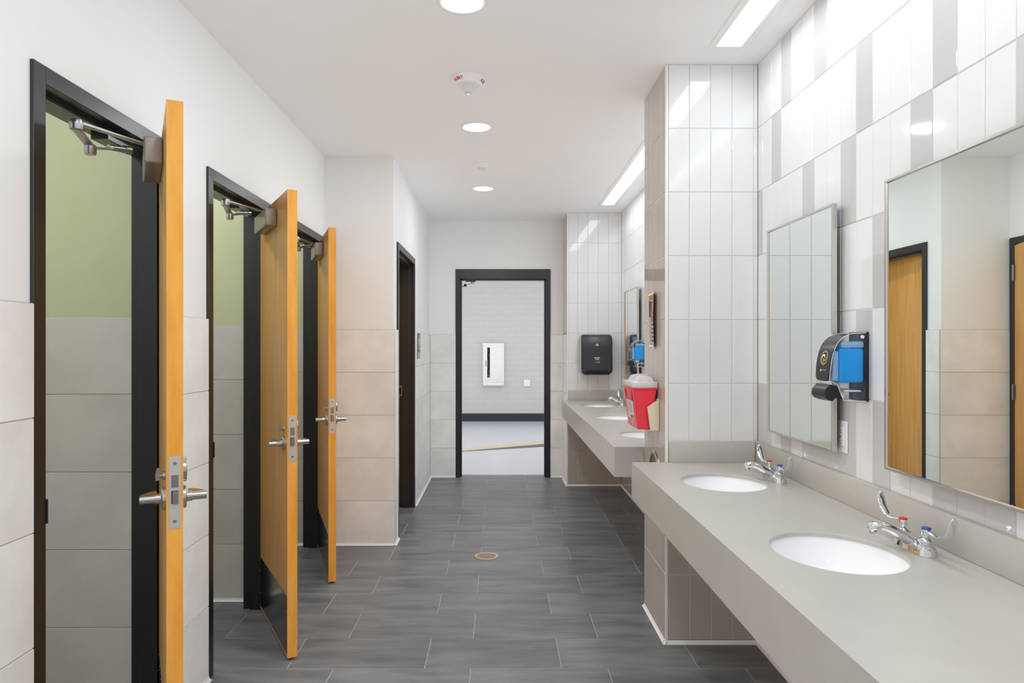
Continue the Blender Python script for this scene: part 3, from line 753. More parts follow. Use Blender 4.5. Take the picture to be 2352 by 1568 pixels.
for k, my in enumerate([1.8265, 2.7635, 6.266]):
    o = m0 if k == 0 else copy_tree(m0)
    o.location = (1.2, my, 1.497); tag(o, MLB[k], 'mirror', 'framed mirrors above the counters')

# ------------------------------------------------------------------ soap dispensers
def make_soap():
    """local: x = distance out from the wall is negative x; y along wall (0 = near side), z height above base"""
    root = empty('soap_dispenser', (XR, 2.293, 1.246)); W = 0.112
    P = [(0.0, 0.230), (0.052, 0.227), (0.0755, 0.217), (0.092, 0.202), (0.102, 0.1865), (0.111, 0.1627), (0.1176, 0.133), (0.1217, 0.100), (0.1243, 0.072), (0.121, 0.066), (0.0974, 0.056), (0.078, 0.003), (0.0, 0.0)]
    P = [(-d-0.008 if d else -0.010, z) for d, z in P]; P = [(min(x, -0.010), z) for x, z in P]
    P0 = list(P); Q = []
    for i in range(1, 9):
        a_, b_, c_, d_ = P0[max(i-1, 1)], P0[i], P0[min(i+1, 9)], P0[min(i+2, 9)]
        for k in range(4):
            t = k/4
            Q.append(tuple(0.5*(2*b_[q]+(-a_[q]+c_[q])*t+(2*a_[q]-5*b_[q]+4*c_[q]-d_[q])*t*t+(-a_[q]+3*b_[q]-3*c_[q]+d_[q])*t**3) for q in (0, 1)))
    P = [P0[0]]+Q+P0[9:]
    mb = MB(); mb.rbox(-0.010, 0.0, -0.001, W+0.001, -0.002, 0.233, 'black', r=0.002, seg=2); mb.build('back_plate', root)
    # clear shell: two sides with rims, top and floor
    mb = MB()
    for y0, y1 in ((0.0, 0.002), (W-0.002, W)): mb.prism(P, 'y', y0, y1, 'bluebody')
    mb.prism([P0[0], P0[1], P0[2], (P0[2][0]+0.002, P0[2][1]-0.002), (P0[1][0], P0[1][1]-0.003), (P0[0][0], P0[0][1]-0.003)], 'y', 0.002, W-0.002, 'bluebody')
    sh = mb.build('shell', root, recalc=True, smooth=False)
    mb = MB()
    for y0 in (0.0, W):
        rim = [(x, y0, z) for x, z in P]
        mb.sweep(rim, [0.0013]*len(rim), 'clearlid', 8, res=1)
    mb.build('rim', sh)
    mb = MB(); mb.sweep([(-0.022, 0.001, 0.216), (-0.022, -0.0025, 0.216)], [0.0062, 0.0055], 'white', 18, res=1); mb.build('button', root)
    # dark glossy front panel following the curve
    mb = MB(); q = Q+[P0[9]]; nq = len(q); vs = []; fs = []
    for k, (x, z) in enumerate(q):
        t = k/(nq-1); hw = (W/2-0.005)*(1.0 if t < 0.62 else math.sqrt(max(0.0, 1-((t-0.62)/0.38)**2.4)))
        for lay in (0.0, 0.003):
            for m_ in (-1, -0.5, 0, 0.5, 1): vs.append((x+lay, W/2+m_*hw, z-lay*0.3))
    for k in range(nq-1):
        for m_ in range(4):
            a_ = k*10+m_; fs.append((a_, a_+1, a_+11, a_+10)); fs.append((a_+5, a_+15, a_+16, a_+6))
        fs.append((k*10, k*10+10, k*10+15, k*10+5)); fs.append((k*10+4, k*10+9, k*10+19, k*10+14))
    fs.append((0, 5, 6, 1)); fs.append((1, 6, 7, 2)); fs.append((2, 7, 8, 3)); fs.append((3, 8, 9, 4))
    mb.add(vs, fs, 'black'); fp = mb.build('front_panel', root, recalc=True)
    P = P0
    mb = MB()
    v = (P[5][0]-P[6][0], P[5][1]-P[6][1]); v = Vector((v[0], 0, v[1])).normalized()
    fr = frame3((P[6][0]-0.0012, W/2, P[6][1]+0.012), (0, -1, 0), v)
    disc(mb, (0, 0), 0.0258, 'golddark', fr, -0.0002, 28); disc(mb, (0, 0), 0.026, 'gold', fr, 0.0, 28, 0.0235); disc(mb, (0, 0), 0.0215, 'gold', fr, 0.0, 28, 0.0195)
    for ph in (0.0, PI):
        pts = []
        for k in range(14):
            t = k/13; r = 0.017*t+0.001; an = ph+t*3.6
            pts.append((r*math.cos(an), r*math.sin(an)))
        for k in range(13):
            w = 0.0028*math.sin(PI*(k+0.5)/13)+0.0006
            (x0, y0), (x1, y1) = pts[k], pts[k+1]; dx, dy = x1-x0, y1-y0; l = math.hypot(dx, dy); nx, ny = -dy/l*w, dx/l*w
            mb.add([(x0-nx, y0-ny, 0.0003), (x1-nx, y1-ny, 0.0003), (x1+nx, y1+ny, 0.0003), (x0+nx, y0+ny, 0.0003)], [(0, 1, 2, 3)], 'whitei' if ph == 0 else 'gold', fr)
    tv, tf = text2d('gp', 0.012); fr2 = frame3((P[7][0]-0.0010, W/2+0.012, P[7][1]+0.004), (0, -1, 0), v); mb.add(tv, tf, 'whitei', fr2)
    mb.box(-0.006, 0.024, -0.0012, -0.0002, 0.0, 0.0003, 'whitei', frame3((P[7][0]-0.0010, W/2, P[7][1]+0.004), (0, -1, 0), v))
    n_ = Vector((-v.z, 0, v.x)); o_ = Vector((P[6][0]-0.0012, 0, P[6][1]+0.012)); o2_ = Vector((P[7][0]-0.0010, 0, P[7][1]+0.004))
    zq = sorted((z, x) for x, z in q)
    for p in mb.v:
        h_ = (p-(o_ if p.z > P[6][1]-0.016 else o2_)).dot(n_)
        for k in range(len(zq)-1):
            if zq[k][0] <= p.z <= zq[k+1][0]:
                f_ = (p.z-zq[k][0])/max(1e-9, zq[k+1][0]-zq[k][0]); p.x = zq[k][1]*(1-f_)+zq[k+1][1]*f_-0.0006-h_; break
    mb.build('emblem', fp, smooth=False)
    # soap pouch, pump, floor, push lever
    mb = MB(); mb.rbox(-0.096, -0.0125, 0.006, W-0.006, 0.062, 0.178, 'soap', r=0.008, seg=3); pc = mb.build('soap_pouch', root)
    mb = MB(); mb.rbox(-0.090, -0.0125, 0.006, W-0.006, 0.179, 0.201, 'haze', r=0.006, seg=2); mb.build('pouch_neck', pc)
    mb = MB(); mb.rbox(-0.118, -0.097, 0.005, W-0.005, 0.066, 0.170, 'haze', r=0.008, seg=3); mb.build('shell_glow_block', root)  # added block, its pale colour paints the light glowing in the shell
    mb = MB(); mb.rbox(-0.085, -0.050, 0.03, W-0.03, 0.040, 0.066, 'white', r=0.008, seg=3); mb.rbox(-0.072, -0.014, 0.02, W-0.02, 0.030, 0.036, 'white', r=0.002, seg=1)
    mb.sweep([(-0.062, W/2, 0.006), (-0.062, W/2, 0.060)], [0.008, 0.010], 'white', 16, res=1); mb.build('pump', root)
    mb = MB(); L_ = [(-0.084, 0.006), (-0.104, 0.050), (-0.128, 0.056), (-0.142, 0.040), (-0.146, 0.020), (-0.138, 0.006), (-0.120, -0.001), (-0.108, 0.010)]
    mb.prism(L_, 'y', 0.008, W-0.008, 'black'); mb.build('push_lever', root, recalc=True, angle=0.9)
    return root
so = make_soap()
tag(so, 'blue soap dispenser with a black push lever above the wall outlet', 'soap dispenser', 'soap dispensers beside the mirrors')
s2 = copy_tree(so); s2.location = (XR, 5.785, 1.246); tag(s2, 'small blue soap dispenser in the far recess, partly behind the pillar', 'soap dispenser', 'soap dispensers beside the mirrors')

# ------------------------------------------------------------------ outlet
o = tag(empty('wall_outlet', (XR, 2.465, 1.105)), 'white double electrical outlet plate under the large soap dispenser', 'outlet')
mb = MB(); mb.rbox(-0.006, 0.0, -0.0375, 0.0375, -0.0575, 0.0575, 'white', r=0.003, seg=3); mb.build('cover_plate', o)
mb = MB(); mb.rbox(-0.0085, -0.004, -0.0165, 0.0165, -0.0335, 0.0335, 'white', r=0.001, seg=2); rc = mb.build('receptacle', o)
for z in (0.019, -0.019):
    mb = MB(); mb.rbox(-0.0087, -0.008, -0.0125, 0.0125, z-0.012, z+0.012, 'white', r=0.0003, seg=1)
    mb.box(-0.0088, -0.008, 0.004, 0.0062, z, z+0.008, 'dark'); mb.box(-0.0088, -0.008, -0.0062, -0.0042, z+0.001, z+0.008, 'dark')
    mb.sweep([(-0.0088, 0, z-0.006), (-0.008, 0, z-0.006)], [0.0024, 0.0024], 'dark', 10, res=1)
    mb.build('socket', rc)
mb = MB(); mb.box(-0.0092, -0.008, 0.001, 0.007, -0.004, 0.002, 'redin'); mb.build('test_button', rc)
mb = MB(); mb.box(-0.0092, -0.008, -0.007, -0.001, -0.004, 0.002, 'white'); mb.build('reset_button', rc)
for z in (0.047, -0.047):
    mb = MB(); mb.sweep([(-0.0068, 0, z), (-0.0055, 0, z)], [0.003, 0.0035], 'white', 12, res=1); mb.build('screw', o)

# ------------------------------------------------------------------ paper towel dispenser
td = tag(empty('paper_towel_dispenser', (0.960, YN, 1.143)), 'large black paper towel dispenser on the white tiles of the far recess', 'towel dispenser')
mb = MB(); mb.rbox(-0.160, 0.160, -0.165, 0.0, 0.010, 0.395, 'greyp', r=0.030, seg=5); mb.build('side_shell', td)
mb = MB()
pr = [(-0.140, 0.392), (-0.150, 0.397), (-0.165, 0.394), (-0.190, 0.375), (-0.207, 0.350), (-0.218, 0.318), (-0.2235, 0.280), (-0.224, 0.250), (-0.224, 0.03), (-0.20, 0.008), (-0.140, 0.008)]
bm = bmesh.new()
def inset_prism(mb, pr, x0, x1, r, key):
    n = len(pr); cs = [(x0, r), (x0+r*0.3, r*0.3), (x0+r, 0.0), (x1-r, 0.0), (x1-r*0.3, r*0.3), (x1, r)]
    cy = sum(p[0] for p in pr)/n; cz = sum(p[1] for p in pr)/n; vs = []
    for x, d in cs:
        for yy, zz in pr:
            l = math.hypot(yy-cy, zz-cz); k = (l-d)/l; vs.append((x, cy+(yy-cy)*k, cz+(zz-cz)*k))
    fs = [list(range(n)), [(len(cs)-1)*n+i for i in range(n)][::-1]]
    for j in range(len(cs)-1):
        for i in range(n): fs.append((j*n+i, (j+1)*n+i, (j+1)*n+(i+1) % n, j*n+(i+1) % n))
    mb.add(vs, fs, key)
inset_prism(mb, pr, -0.151, 0.153, 0.022, 'blackm'); cv = mb.build('cover', td, recalc=True, angle=0.7)
bm.free()
mb = MB(); fr = frame3((0.0, -0.2245, 0), (1, 0, 0), (0, 0, 1))
disc(mb, (0, 0.296), 0.0095, 'whitei', fr, 0.0012, 20, 0.0035); mb.box(-0.020, 0.020, 0.285, 0.2885, 0.0, 0.0008, 'whitei', fr)
mb.build('emblem', cv, smooth=False); mb = MB()
tv, tf = text2d('PACIFIC', 0.0165, 0.0004); mb.add(tv, tf, 'whitei', fr @ Matrix.Translation((0, 0.165, 0.001)))
tv, tf = text2d('BLUE', 0.0165, 0.0004); mb.add(tv, tf, 'whitei', fr @ Matrix.Translation((0, 0.150, 0.001)))
for k in range(7):
    an = 0.3+k*0.75; mb.box(-0.0016, 0.0016, 0.004, 0.0085, 0.0006, 0.001, 'whitei', fr @ Matrix.Translation((0.018, 0.124, 0)) @ Matrix.Rotation(an, 4, 'Z'))
mb.box(-0.024, 0.010, 0.1205, 0.1225, 0.0006, 0.001, 'whitei', fr)
mb.build('print', cv, smooth=False)
mb = MB(); mb.box(-0.105, 0.105, -0.226, -0.15, 0.022, 0.046, 'dark')
for k in range(9): mb.box(-0.100+k*0.024, -0.090+k*0.024, -0.227, -0.22, 0.041, 0.050, 'black')
mb.build('paper_slot', td, smooth=False)
mb = MB(); mb.rbox(-0.125, 0.125, -0.212, -0.05, -0.004, 0.014, 'black', r=0.004, seg=2); mb.build('lower_lip', td)

# ------------------------------------------------------------------ sharps bin, bracket, poster, chute on the pillar's side
sb = tag(empty('sharps_bracket', (XPL, 3.565, 1.0)), 'cream plastic bracket holding the red bin on the pillar', 'bracket')
mb = MB(); mb.rbox(-0.007, -0.0005, -0.155, 0.155, 0.004, 0.165, 'cream', r=0.002, seg=2); mb.build('back_plate', sb)
for y0, y1 in ((-0.158, -0.147), (0.147, 0.158)):
    mb = MB(); mb.prism([(-0.002, 0.008), (-0.045, 0.008), (-0.060, 0.124), (-0.008, 0.161), (-0.002, 0.161)], 'y', y0, y1, 'cream'); mb.build('side_wing', sb, recalc=True, smooth=False)
mb = MB(); mb.rbox(-0.046, -0.003, -0.15, 0.15, 0.003, 0.009, 'cream', r=0.001, seg=1); mb.build('ledge', sb)
sh = tag(empty('sharps_container', (XPL, 3.565, 1.0095)), 'red sharps bin with a cloudy lid hung on the pillar above the far counter', 'sharps container')
def taper(mb, x0b, x1b, x0t, x1t, yb, yt, z0, z1, key):
    vs = [(x0b, -yb, z0), (x1b, -yb, z0), (x1b, yb, z0), (x0b, yb, z0), (x0t, -yt, z1), (x1t, -yt, z1), (x1t, yt, z1), (x0t, yt, z1)]
    mb.add(vs, [(0, 3, 2, 1), (4, 5, 6, 7), (0, 1, 5, 4), (1, 2, 6, 5), (2, 3, 7, 6), (3, 0, 4, 7)], key)
mb = MB(); taper(mb, -0.102, -0.044, -0.127, -0.008, 0.126, 0.136, 0.0, 0.202, 'redp')
me = mb.build('body', sh, smooth=False)
bv = me.modifiers.new('b', 'BEVEL'); bv.width = 0.004; bv.segments = 3
mb = MB(); mb.rbox(-0.1325, -0.003, -0.141, 0.141, 0.200, 0.209, 'redp', r=0.003, seg=2); mb.build('rim', sh)
mb = MB(); mb.rbox(-0.131, -0.004, -0.139, 0.139, 0.209, 0.240, 'clearlid', r=0.005, seg=2)
for y0 in (-0.118, 0.020):
    pts = [(-0.104+0.042*(1-math.cos(PI*k/14)), 0.238+0.032*math.sin(PI*k/14)) for k in range(15)]
    mb.prism(pts, 'y', y0, y0+0.09, 'clearlid')
for k in range(5): mb.box(-0.08+k*0.012, -0.072+k*0.012, 0.0, 0.006, 0.24, 0.277, 'clearlid')
ld = mb.build('lid', sh, recalc=True, angle=0.5); ld['label'] = 'cloudy clear lid with two rounded flaps'
n_ = Vector((-0.202, 0, -0.025)).normalized(); up_ = Vector((-0.025, 0, 0.202)).normalized()
fr = frame3((-0.127-0.0006, 0, 0.202), (0, -1, 0), up_)
mb = MB()
mb.box(-0.085, 0.085, -0.160, -0.062, 0.0002, 0.0007, 'label', fr)
mb.box(-0.085, 0.085, -0.0620, -0.0600, 0.0004, 0.0010, 'printg', fr)
for k in range(9):
    mb.box(-0.070, -0.032, -0.076-k*0.0062, -0.072-k*0.0062, 0.0007, 0.0009, 'poster_mauve', fr)
    w = 0.06*random.uniform(0.6, 1.0); mb.box(-0.014, -0.014+w, -0.076-k*0.0062, -0.0735-k*0.0062, 0.0007, 0.0009, 'printg', fr)
for k in range(22): mb.box(-0.02+k*0.004, -0.02+k*0.004+random.choice((0.001, 0.002, 0.003)), -0.156, -0.140, 0.0007, 0.0009, 'printg', fr)
mb.box(-0.005, 0.045, -0.192, -0.170, 0.0002, 0.0007, 'label', fr); mb.box(0.005, 0.035, -0.190, -0.172, 0.0007, 0.0009, 'signlight', fr)
mb.build('label_sticker', sh, smooth=False)
for s in (-1, 1):
    mb = MB(); mb.prism([(s*0.095, -0.012), (s*0.078, -0.010), (s*0.055, -0.050), (s*0.085, -0.058), (s*0.098, -0.030)], 'z', 0.0002, 0.0010, 'redin', fr)
    mb.build('grip_mark', sh, recalc=True, smooth=False)

# poster: slightly curled sheet
po = tag(empty('poster', (XPL, 3.555, 1.565)), 'small curling poster with a dark top and mauve lower half on the pillar', 'poster')
PW, PH = 0.200, 0.278
def pmap(u, v, h=0.0):
    """u 0..1 from far (left in view) to near edge, v 0..1 bottom to top -> local point"""
    lift = 0.003+0.014*max(0, (u-0.35)/0.65)**2+0.003*math.sin(PI*v)*u
    tilt = (1-v)*0.03*(1-u)
    return (-lift-h, PW*(0.5-u)-tilt, PH*(v-0.5))
def ppatch(mb, u0, u1, v0, v1, key, h, nu=10, nv=6):
    vs = []; fs = []
    for lay in (h, h-0.0003):
        for j in range(nv+1):
            for i in range(nu+1): vs.append(pmap(u0+(u1-u0)*i/nu, v0+(v1-v0)*j/nv, lay))
    k = nu+1; q = (nu+1)*(nv+1)
    for j in range(nv):
        for i in range(nu):
            a = j*k+i; fs.append((a, a+1, a+k+1, a+k)); fs.append((q+a, q+a+k, q+a+k+1, q+a+1))
    mb.add(vs, fs, key)
mb = MB(); ppatch(mb, 0, 1, 0, 1, 'whitei', 0.0003); sheet = mb.build('sheet', po)
mb = MB()
ppatch(mb, 0.05, 0.95, 0.03, 0.56, 'poster_mauve', 0.0006); ppatch(mb, 0.05, 0.95, 0.56, 0.97, 'poster_dark', 0.0006)
ppatch(mb, 0.55, 0.95, 0.62, 0.80, 'poster_mauve', 0.0008); ppatch(mb, 0.42, 0.62, 0.68, 0.85, 'poster_red', 0.0009); ppatch(mb, 0.42, 0.62, 0.85, 0.87, 'whitei', 0.0010)
ppatch(mb, 0.36, 0.95, 0.455, 0.66, 'poster_orange', 0.0010); ppatch(mb, 0.40, 0.95, 0.47, 0.645, 'poster_brown', 0.0012)
ppatch(mb, 0.60, 0.92, 0.50, 0.53, 'poster_yellow', 0.0014)
for k in range(5):
    ppatch(mb, 0.42-0.05*(k % 3), 0.92, 0.395-k*0.075, 0.425-k*0.075, 'poster_dark', 0.0008, 6, 1); ppatch(mb, 0.55, 0.93, 0.365-k*0.075, 0.378-k*0.075, 'whitei', 0.0008, 6, 1)
def ptext(mb, txt, size, u, v, key, h, bold=0.0):
    tv, tf = text2d(txt, size, bold)
    mb.add([pmap(u+p.x/PW, v+p.y/PH, h) for p in tv], tf, key)
ptext(mb, 'RED BOX', 0.044, 0.52, 0.915, 'poster_yellow', 0.0009, 0.001); ptext(mb, 'GET HELP', 0.022, 0.67, 0.59, 'whitei', 0.0014)
mb.build('print', sheet, smooth=False)
mb = MB(); ppatch(mb, 0.55, 0.68, 0.96, 1.04, 'clearlid', 0.0012, 3, 2); mb.build('tape', po)
mb = MB(); ppatch(mb, 0.55, 0.70, -0.04, 0.03, 'clearlid', 0.0012, 3, 2); mb.build('tape', po)

ch = tag(empty('trash_chute', (XPL, 3.512, 0.790)), 'round steel waste opening in the pillar side behind the near counter', 'trash chute')
fr = frame3((0, 0, 0), (0, -1, 0), (0, 0, 1))
mb = MB(); mb.lathe([(0.084, 0.0), (0.084, 0.006), (0.088, 0.010), (0.096, 0.010), (0.101, 0.006), (0.102, 0.0)], 'steel', 48, fr, capb=False, capt=False); mb.build('ring', ch)
mb = MB(); mb.lathe([(0.085, 0.001), (0.084, 0.004), (0.05, 0.002), (0.01, 0.0015)], 'kick', 48, fr, capb=False); mb.build('flap', ch)

# ------------------------------------------------------------------ sign by the fourth door
sg = tag(empty('restroom_sign', (X2T, 6.307, 1.426)), 'narrow grey sign with a white pictogram beside the fourth door', 'sign')
fr = frame3((0, 0, 0), (0, 1, 0), (0, 0, 1))
mb = MB(); mb.rbox(-0.095, 0.095, -0.117, 0.117, 0.0005, 0.006, 'signgrey', r=0.002, seg=2, mx=fr); pl = mb.build('plate', sg)
mb = MB()
mb.prism([(-0.094, -0.055), (-0.02, -0.055), (0.03, -0.080), (0.06, -0.052), (0.094, -0.050), (0.094, -0.100), (0.075, -0.116), (-0.094, -0.116)], 'z', 0.006, 0.0068, 'signlight', fr)
disc(mb, (0.0, 0.083), 0.013, 'whitei', fr, 0.0066, 18)
mb.prism([(-0.028, 0.066), (0.028, 0.066), (0.030, 0.018), (0.016, 0.018), (0.014, -0.008), (-0.014, -0.008), (-0.016, 0.018), (-0.030, 0.018)], 'z', 0.006, 0.0068, 'whitei', fr)
mb.box(-0.03, 0.05, -0.032, -0.018, 0.006, 0.0068, 'tbeige', fr)
mb.build('pictogram', sg, recalc=True, smooth=False)

# ------------------------------------------------------------------ ceiling fittings
def make_down():
    root = empty('downlight', (0, 0, CEIL))
    mb = MB(); mb.lathe([(0.101, 0.0), (0.101, -0.003), (0.097, -0.005), (0.086, -0.004), (0.082, -0.001)], 'trim', 48, capb=False, capt=False); mb.build('trim_ring', root, recalc=False)
    mb = MB(); mb.lathe([(0.0835, -0.0012), (0.04, -0.0016), (0.001, -0.0018)], 'down', 48, capb=False); mb.build('diffuser', root)
    return root
DLB = ['round recessed ceiling light cut off at the top edge of the photo', 'round recessed ceiling light between the alarm strobe and the small sensor', 'round recessed ceiling light farthest away, past the small sensor']
d0 = make_down()
for k, (x, y) in enumerate([(-0.147, 2.680), (-0.143, 4.224), (-0.1426, 5.883)]):
    d = d0 if k == 0 else copy_tree(d0)
    d.location = (x, y, CEIL); tag(d, DLB[k], 'ceiling light', 'round recessed ceiling lights')
def make_linear(L):
    root = empty('linear_downlight', (1.031, 0, CEIL))
    mb = MB()
    for x0, x1 in ((-0.088, -0.056), (0.056, 0.088)): mb.rbox(x0, x1, -0.032, L+0.032, -0.004, 0.0, 'trim', r=0.0012, seg=1)
    for y0, y1 in ((-0.032, 0.0), (L, L+0.032)): mb.rbox(-0.0565, 0.0565, y0, y1, -0.004, 0.0, 'trim', r=0.0012, seg=1)
    mb.build('housing_trim', root)
    mb = MB(); mb.box(-0.056, 0.056, 0.0, L, -0.002, -0.0004, 'strip'); mb.build('diffuser', root, smooth=False)
    return root
l0 = make_linear(2.44); l0.location = (1.031, 3.075-2.44, CEIL); tag(l0, 'long linear ceiling light above the near counter, cut by the top of the photo', 'ceiling light', 'linear lights over the counters')
l1 = copy_tree(l0); l1.location = (1.036, 6.56-2.44, CEIL); tag(l1, 'long linear ceiling light over the far counter, partly behind the pillar', 'ceiling light', 'linear lights over the counters')

st = tag(empty('alarm_strobe', (-0.159, 3.445, CEIL)), 'white round alarm strobe with red ALERT lettering and a clear bulb', 'alarm')
mb = MB(); mb.lathe([(0.086, 0.0), (0.087, -0.006), (0.084, -0.014), (0.066, -0.034), (0.060, -0.038), (0.056, -0.038), (0.0555, -0.036), (0.03, -0.036), (0.001, -0.036)], 'white', 56, capb=False); bd = mb.build('housing', st, recalc=True)
mb = MB(); mb.lathe([(0.027, -0.036), (0.027, -0.052), (0.0255, -0.064), (0.020, -0.074), (0.010, -0.079), (0.001, -0.080)], 'lens', 32, capb=False); lb = mb.build('lens', st, recalc=True); lb['label'] = 'clear rounded strobe bulb'
mb = MB(); mb.sweep([(-0.012, 0, -0.052), (0.012, 0, -0.052)], [0.004, 0.004], 'chrome', 12, res=1); mb.box(-0.016, 0.016, 0.004, 0.010, -0.066, -0.038, 'chrome'); mb.build('flash_tube', lb)
tv, tf = text2d('ALERT', 0.0215, 0.0007)
mb = MB()
def conept(a, s, h=0.0006):
    # along the slope between (0.084,-0.014) and (0.066,-0.034); s=0 at middle
    sl = math.hypot(0.018, 0.020); r = 0.075+s*0.018/sl; z = -0.024+s*0.020/sl
    nr, nz = 0.020/sl, -0.018/sl
    return ((r+nr*h)*math.sin(a), -(r+nr*h)*math.cos(a), z+nz*h)
for a0 in (-0.72, 1.42):
    mb = MB(); mb.add([conept(a0+p.x/0.077, p.y+0.001) for p in tv], tf, 'redin')
    mb.build('lettering', bd, smooth=False)

sn = tag(empty('motion_detector', (-0.139, 5.080, CEIL)), 'small white cone-shaped sensor on the ceiling between the last two lights', 'sensor')
mb = MB(); mb.lathe([(0.054, 0.0), (0.054, -0.006), (0.050, -0.012), (0.039, -0.032)], 'white', 36, capb=False); mb.build('housing', sn)
mb = MB(); mb.lathe([(0.0385, -0.031), (0.032, -0.039), (0.018, -0.043), (0.001, -0.044)], 'lens', 12, capb=False, capt=True); mb.build('lens', sn, smooth=False)

# ------------------------------------------------------------------ floor drain
dr = tag(empty('floor_drain', (-0.090, 4.639, 0.0)), 'round bronze floor drain grate set in the dark tiles', 'drain')
mb = MB(); mb.lathe([(0.083, -0.001), (0.083, 0.0025), (0.078, 0.0035), (0.064, 0.0030), (0.063, 0.0012)], 'bronze', 48, capb=False, capt=False); mb.build('rim', dr)
mb = MB(); disc(mb, (0, 0), 0.0645, 'dark', None, 0.0011, 40)
mb.build('well', dr, smooth=False)
mb = MB(); a = math.radians(62); k = 0
R_ = 0.0636
nx, ny = -math.sin(a), math.cos(a); ux, uy = math.cos(a), math.sin(a)
for q in range(-7, 8):
    off = q*0.0088
    if abs(off) > R_: continue
    hl = math.sqrt(R_*R_-off*off); mx = Matrix(((ux, nx, 0, nx*off), (uy, ny, 0, ny*off), (0, 0, 1, 0), (0, 0, 0, 1)))
    mb.box(-hl, hl, -0.0024, 0.0024, 0.0012, 0.0030, 'bronze', mx)
mb.lathe([(0.009, 0.0012), (0.009, 0.0033), (0.002, 0.0036)], 'bronze', 20, capb=False)
mb.build('grate', dr, smooth=False)

# ------------------------------------------------------------------ hall beyond the end doorway
HY = 12.86
mb = MB()
L1 = lambda x: 9.45+0.675*(x+0.52); L2 = lambda x: 9.236+0.586*(x+0.52); L3 = lambda x: min(L2(x), 9.18+0.388*(x+0.51))
xs = [-3.2, -0.79, 3.2]
cols = [lambda x: 7.55, L3, L2, L1, lambda x: HY]
keys = ['terrazzo', 'tblack', 'tbeige', 'terrazzo']
for c in range(2):
    for r in range(4):
        a, b = xs[c], xs[c+1]
        mb.add([(a, cols[r](a), 0), (b, cols[r](b), 0), (b, cols[r+1](b), 0), (a, cols[r+1](a), 0)], [(0, 1, 2, 3)], keys[r])
struct(mb, 'floor_hall', 'pale terrazzo hall floor with a slanting beige and black stripe', 'floor', smooth=False)
mb = MB(); mb.box(-3.3, 3.3, HY, HY+0.15, 0, 3.0, 'block')
struct(mb, 'wall_hall', 'white painted block wall across the hall', 'wall', smooth=False)
mb = MB(); mb.box(-3.3, -3.2, 7.55, HY, 0, 3.0, 'paint'); mb.box(3.2, 3.3, 7.55, HY, 0, 3.0, 'paint'); mb.box(-3.3, -0.9, 7.55, 7.60, 0, 3.0, 'paint'); mb.box(1.3, 3.3, 7.55, 7.60, 0, 3.0, 'paint')
struct(mb, 'wall_hall_side', 'white side walls of the hall', 'wall', smooth=False)
mb = MB(); mb.box(-3.3, 3.3, 7.55, HY+0.1, 2.95, 3.05, 'ceiling')
struct(mb, 'ceiling_hall', 'white hall ceiling', 'ceiling', smooth=False)
mb = MB(); mb.box(-3.2, 3.2, HY-0.008, HY, 0.004, 0.147, 'navy'); mb.box(-3.2, 3.2, HY-0.014, HY, 0.0, 0.006, 'navy')
struct(mb, 'baseboard_hall', 'dark rubber base along the hall wall', 'baseboard', smooth=False)

fc = tag(empty('extinguisher_cabinet', (-0.118, HY, 0.675)), 'white wall cabinet with a narrow dark window across the hall', 'cabinet')
mb = MB(); mb.rbox(-0.195, 0.195, -0.09, 0.0, 0.0, 0.07, 'white', r=0.004, seg=2); mb.rbox(-0.198, 0.198, -0.10, 0.0, 0.065, 0.795, 'white', r=0.008, seg=3); mb.build('body', fc)
mb = MB(); mb.rbox(-0.152, 0.152, -0.108, -0.09, 0.110, 0.750, 'white', r=0.003, seg=2); cd = mb.build('door', fc)
mb = MB(); mb.box(-0.118, -0.066, -0.1095, -0.105, 0.150, 0.715, 'kick')
for z0, z1, x0, x1 in ((0.20, 0.32, -0.112, -0.085), (0.30, 0.52, -0.098, -0.072), (0.50, 0.62, -0.110, -0.080), (0.60, 0.70, -0.100, -0.070)): mb.box(x0, x1, -0.1102, -0.109, z0, z1, 'dark')
mb.build('window', cd, smooth=False)
mb = MB(); mb.rbox(-0.146, -0.138, -0.118, -0.105, 0.355, 0.470, 'kick', r=0.002, seg=1); mb.build('pull', cd)
wb = tag(empty('wall_plate', (0.510, HY, 0.720)), 'small square white plate low on the hall wall', 'wall plate')
mb = MB(); mb.rbox(-0.062, 0.062, -0.03, 0.0, -0.062, 0.062, 'white', r=0.004, seg=2); mb.build('box', wb)

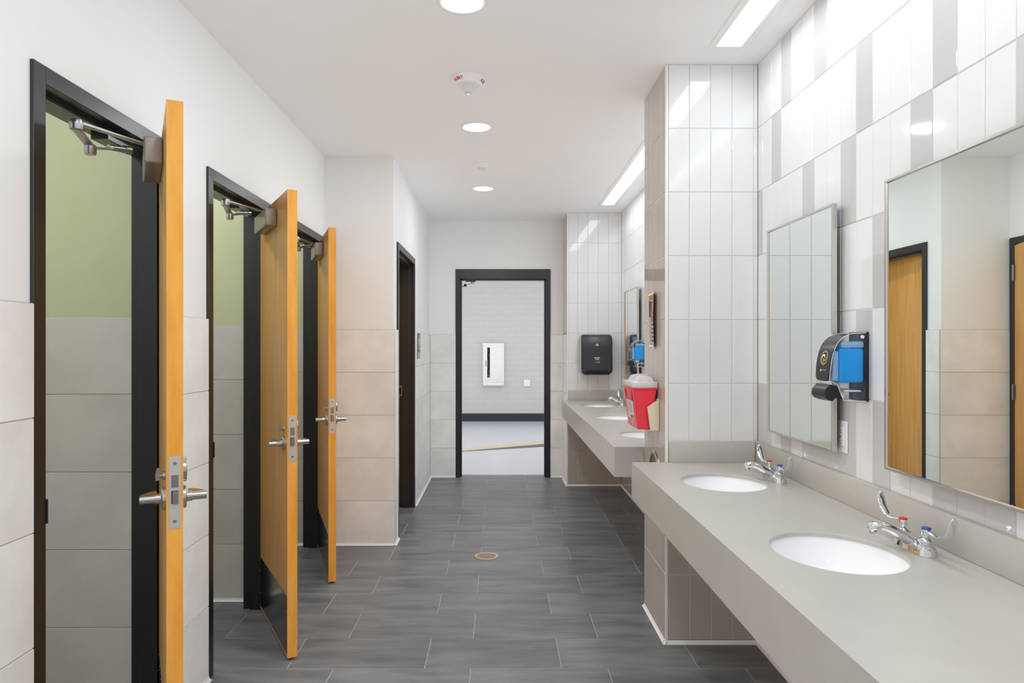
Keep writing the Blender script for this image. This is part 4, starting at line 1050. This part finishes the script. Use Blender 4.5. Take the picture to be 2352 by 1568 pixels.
# ------------------------------------------------------------------ lamps out of the picture: stalls, hall, behind the camera
def area(name, loc, size, power, col=(0.86, 0.945, 1.0), sy=None, rot=(0, 0, 0), spread=180):
    l = bpy.data.lights.new(name, 'AREA'); l.energy = power; l.color = col; l.size = size
    if sy: l.shape = 'RECTANGLE'; l.size_y = sy
    else: l.shape = 'DISK'
    l.spread = math.radians(spread)
    o = bpy.data.objects.new(name, l); COL.objects.link(o); o.location = loc; o.rotation_euler = rot
    return o
for nm, a, b in stalls: area('stall_ceiling_lamp', (-2.05, (a+b)/2-0.1, CEIL-0.01), 0.17, 7.5)
for y in (5.883, 4.224, 2.680, 1.05, -0.55): area('washroom_ceiling_lamp', (-0.1445, y, CEIL-0.006), 0.150, 4.3 if y < 5 else 3.0, spread=180)
for x, y in ((1.031, 3.075-1.22), (1.036, 6.56-1.22)): area('counter_ceiling_lamp', (x, y, CEIL-0.004), 0.112, 4.6, sy=2.44, spread=165)
for x in (-1.5, 1.5): area('hall_ceiling_lamp', (x, 10.6, 2.93), 1.1, 0.8, (0.93, 0.99, 1.0), sy=1.1)
area('hall_ceiling_lamp', (0.0, 8.8, 2.93), 0.6, 0.6, (0.93, 0.99, 1.0), sy=1.1)

w = bpy.data.worlds.new('World'); SC.world = w; w.use_nodes = True
w.node_tree.nodes['Background'].inputs[0].default_value = (0.8, 0.8, 0.8, 1); w.node_tree.nodes['Background'].inputs[1].default_value = 0.2

# ------------------------------------------------------------------ camera and colour
cam = bpy.data.cameras.new('Camera'); co = bpy.data.objects.new('Camera', cam); COL.objects.link(co)
co.location = (0, 0, H); co.rotation_euler = (PI/2, 0, 0)
cam.sensor_width = 36; cam.lens = 24.0; cam.shift_x = (1176-1148)/2352; cam.shift_y = (792-784)/2352
cam.clip_start = 0.02
SC.camera = co
SC.view_settings.view_transform = 'Standard'; SC.view_settings.look = 'None'; SC.view_settings.gamma = 1.0
SC.view_settings.exposure = 0.45
try: SC.view_settings.use_curve_mapping = False
except Exception: pass
cy = SC.cycles
cy.use_fast_gi = True; cy.fast_gi_method = 'ADD'
w.light_settings.ao_factor = 0.35; w.light_settings.distance = 2.2
cy.max_bounces = 9; cy.diffuse_bounces = 5; cy.glossy_bounces = 5; cy.transparent_max_bounces = 10; cy.transmission_bounces = 4
cy.use_adaptive_sampling = True; cy.adaptive_threshold = 0.08; cy.adaptive_min_samples = 16
cy.use_denoising = True; cy.sample_clamp_indirect = 6.0; cy.caustics_reflective = False; cy.caustics_refractive = False
cy.blur_glossy = 0.5
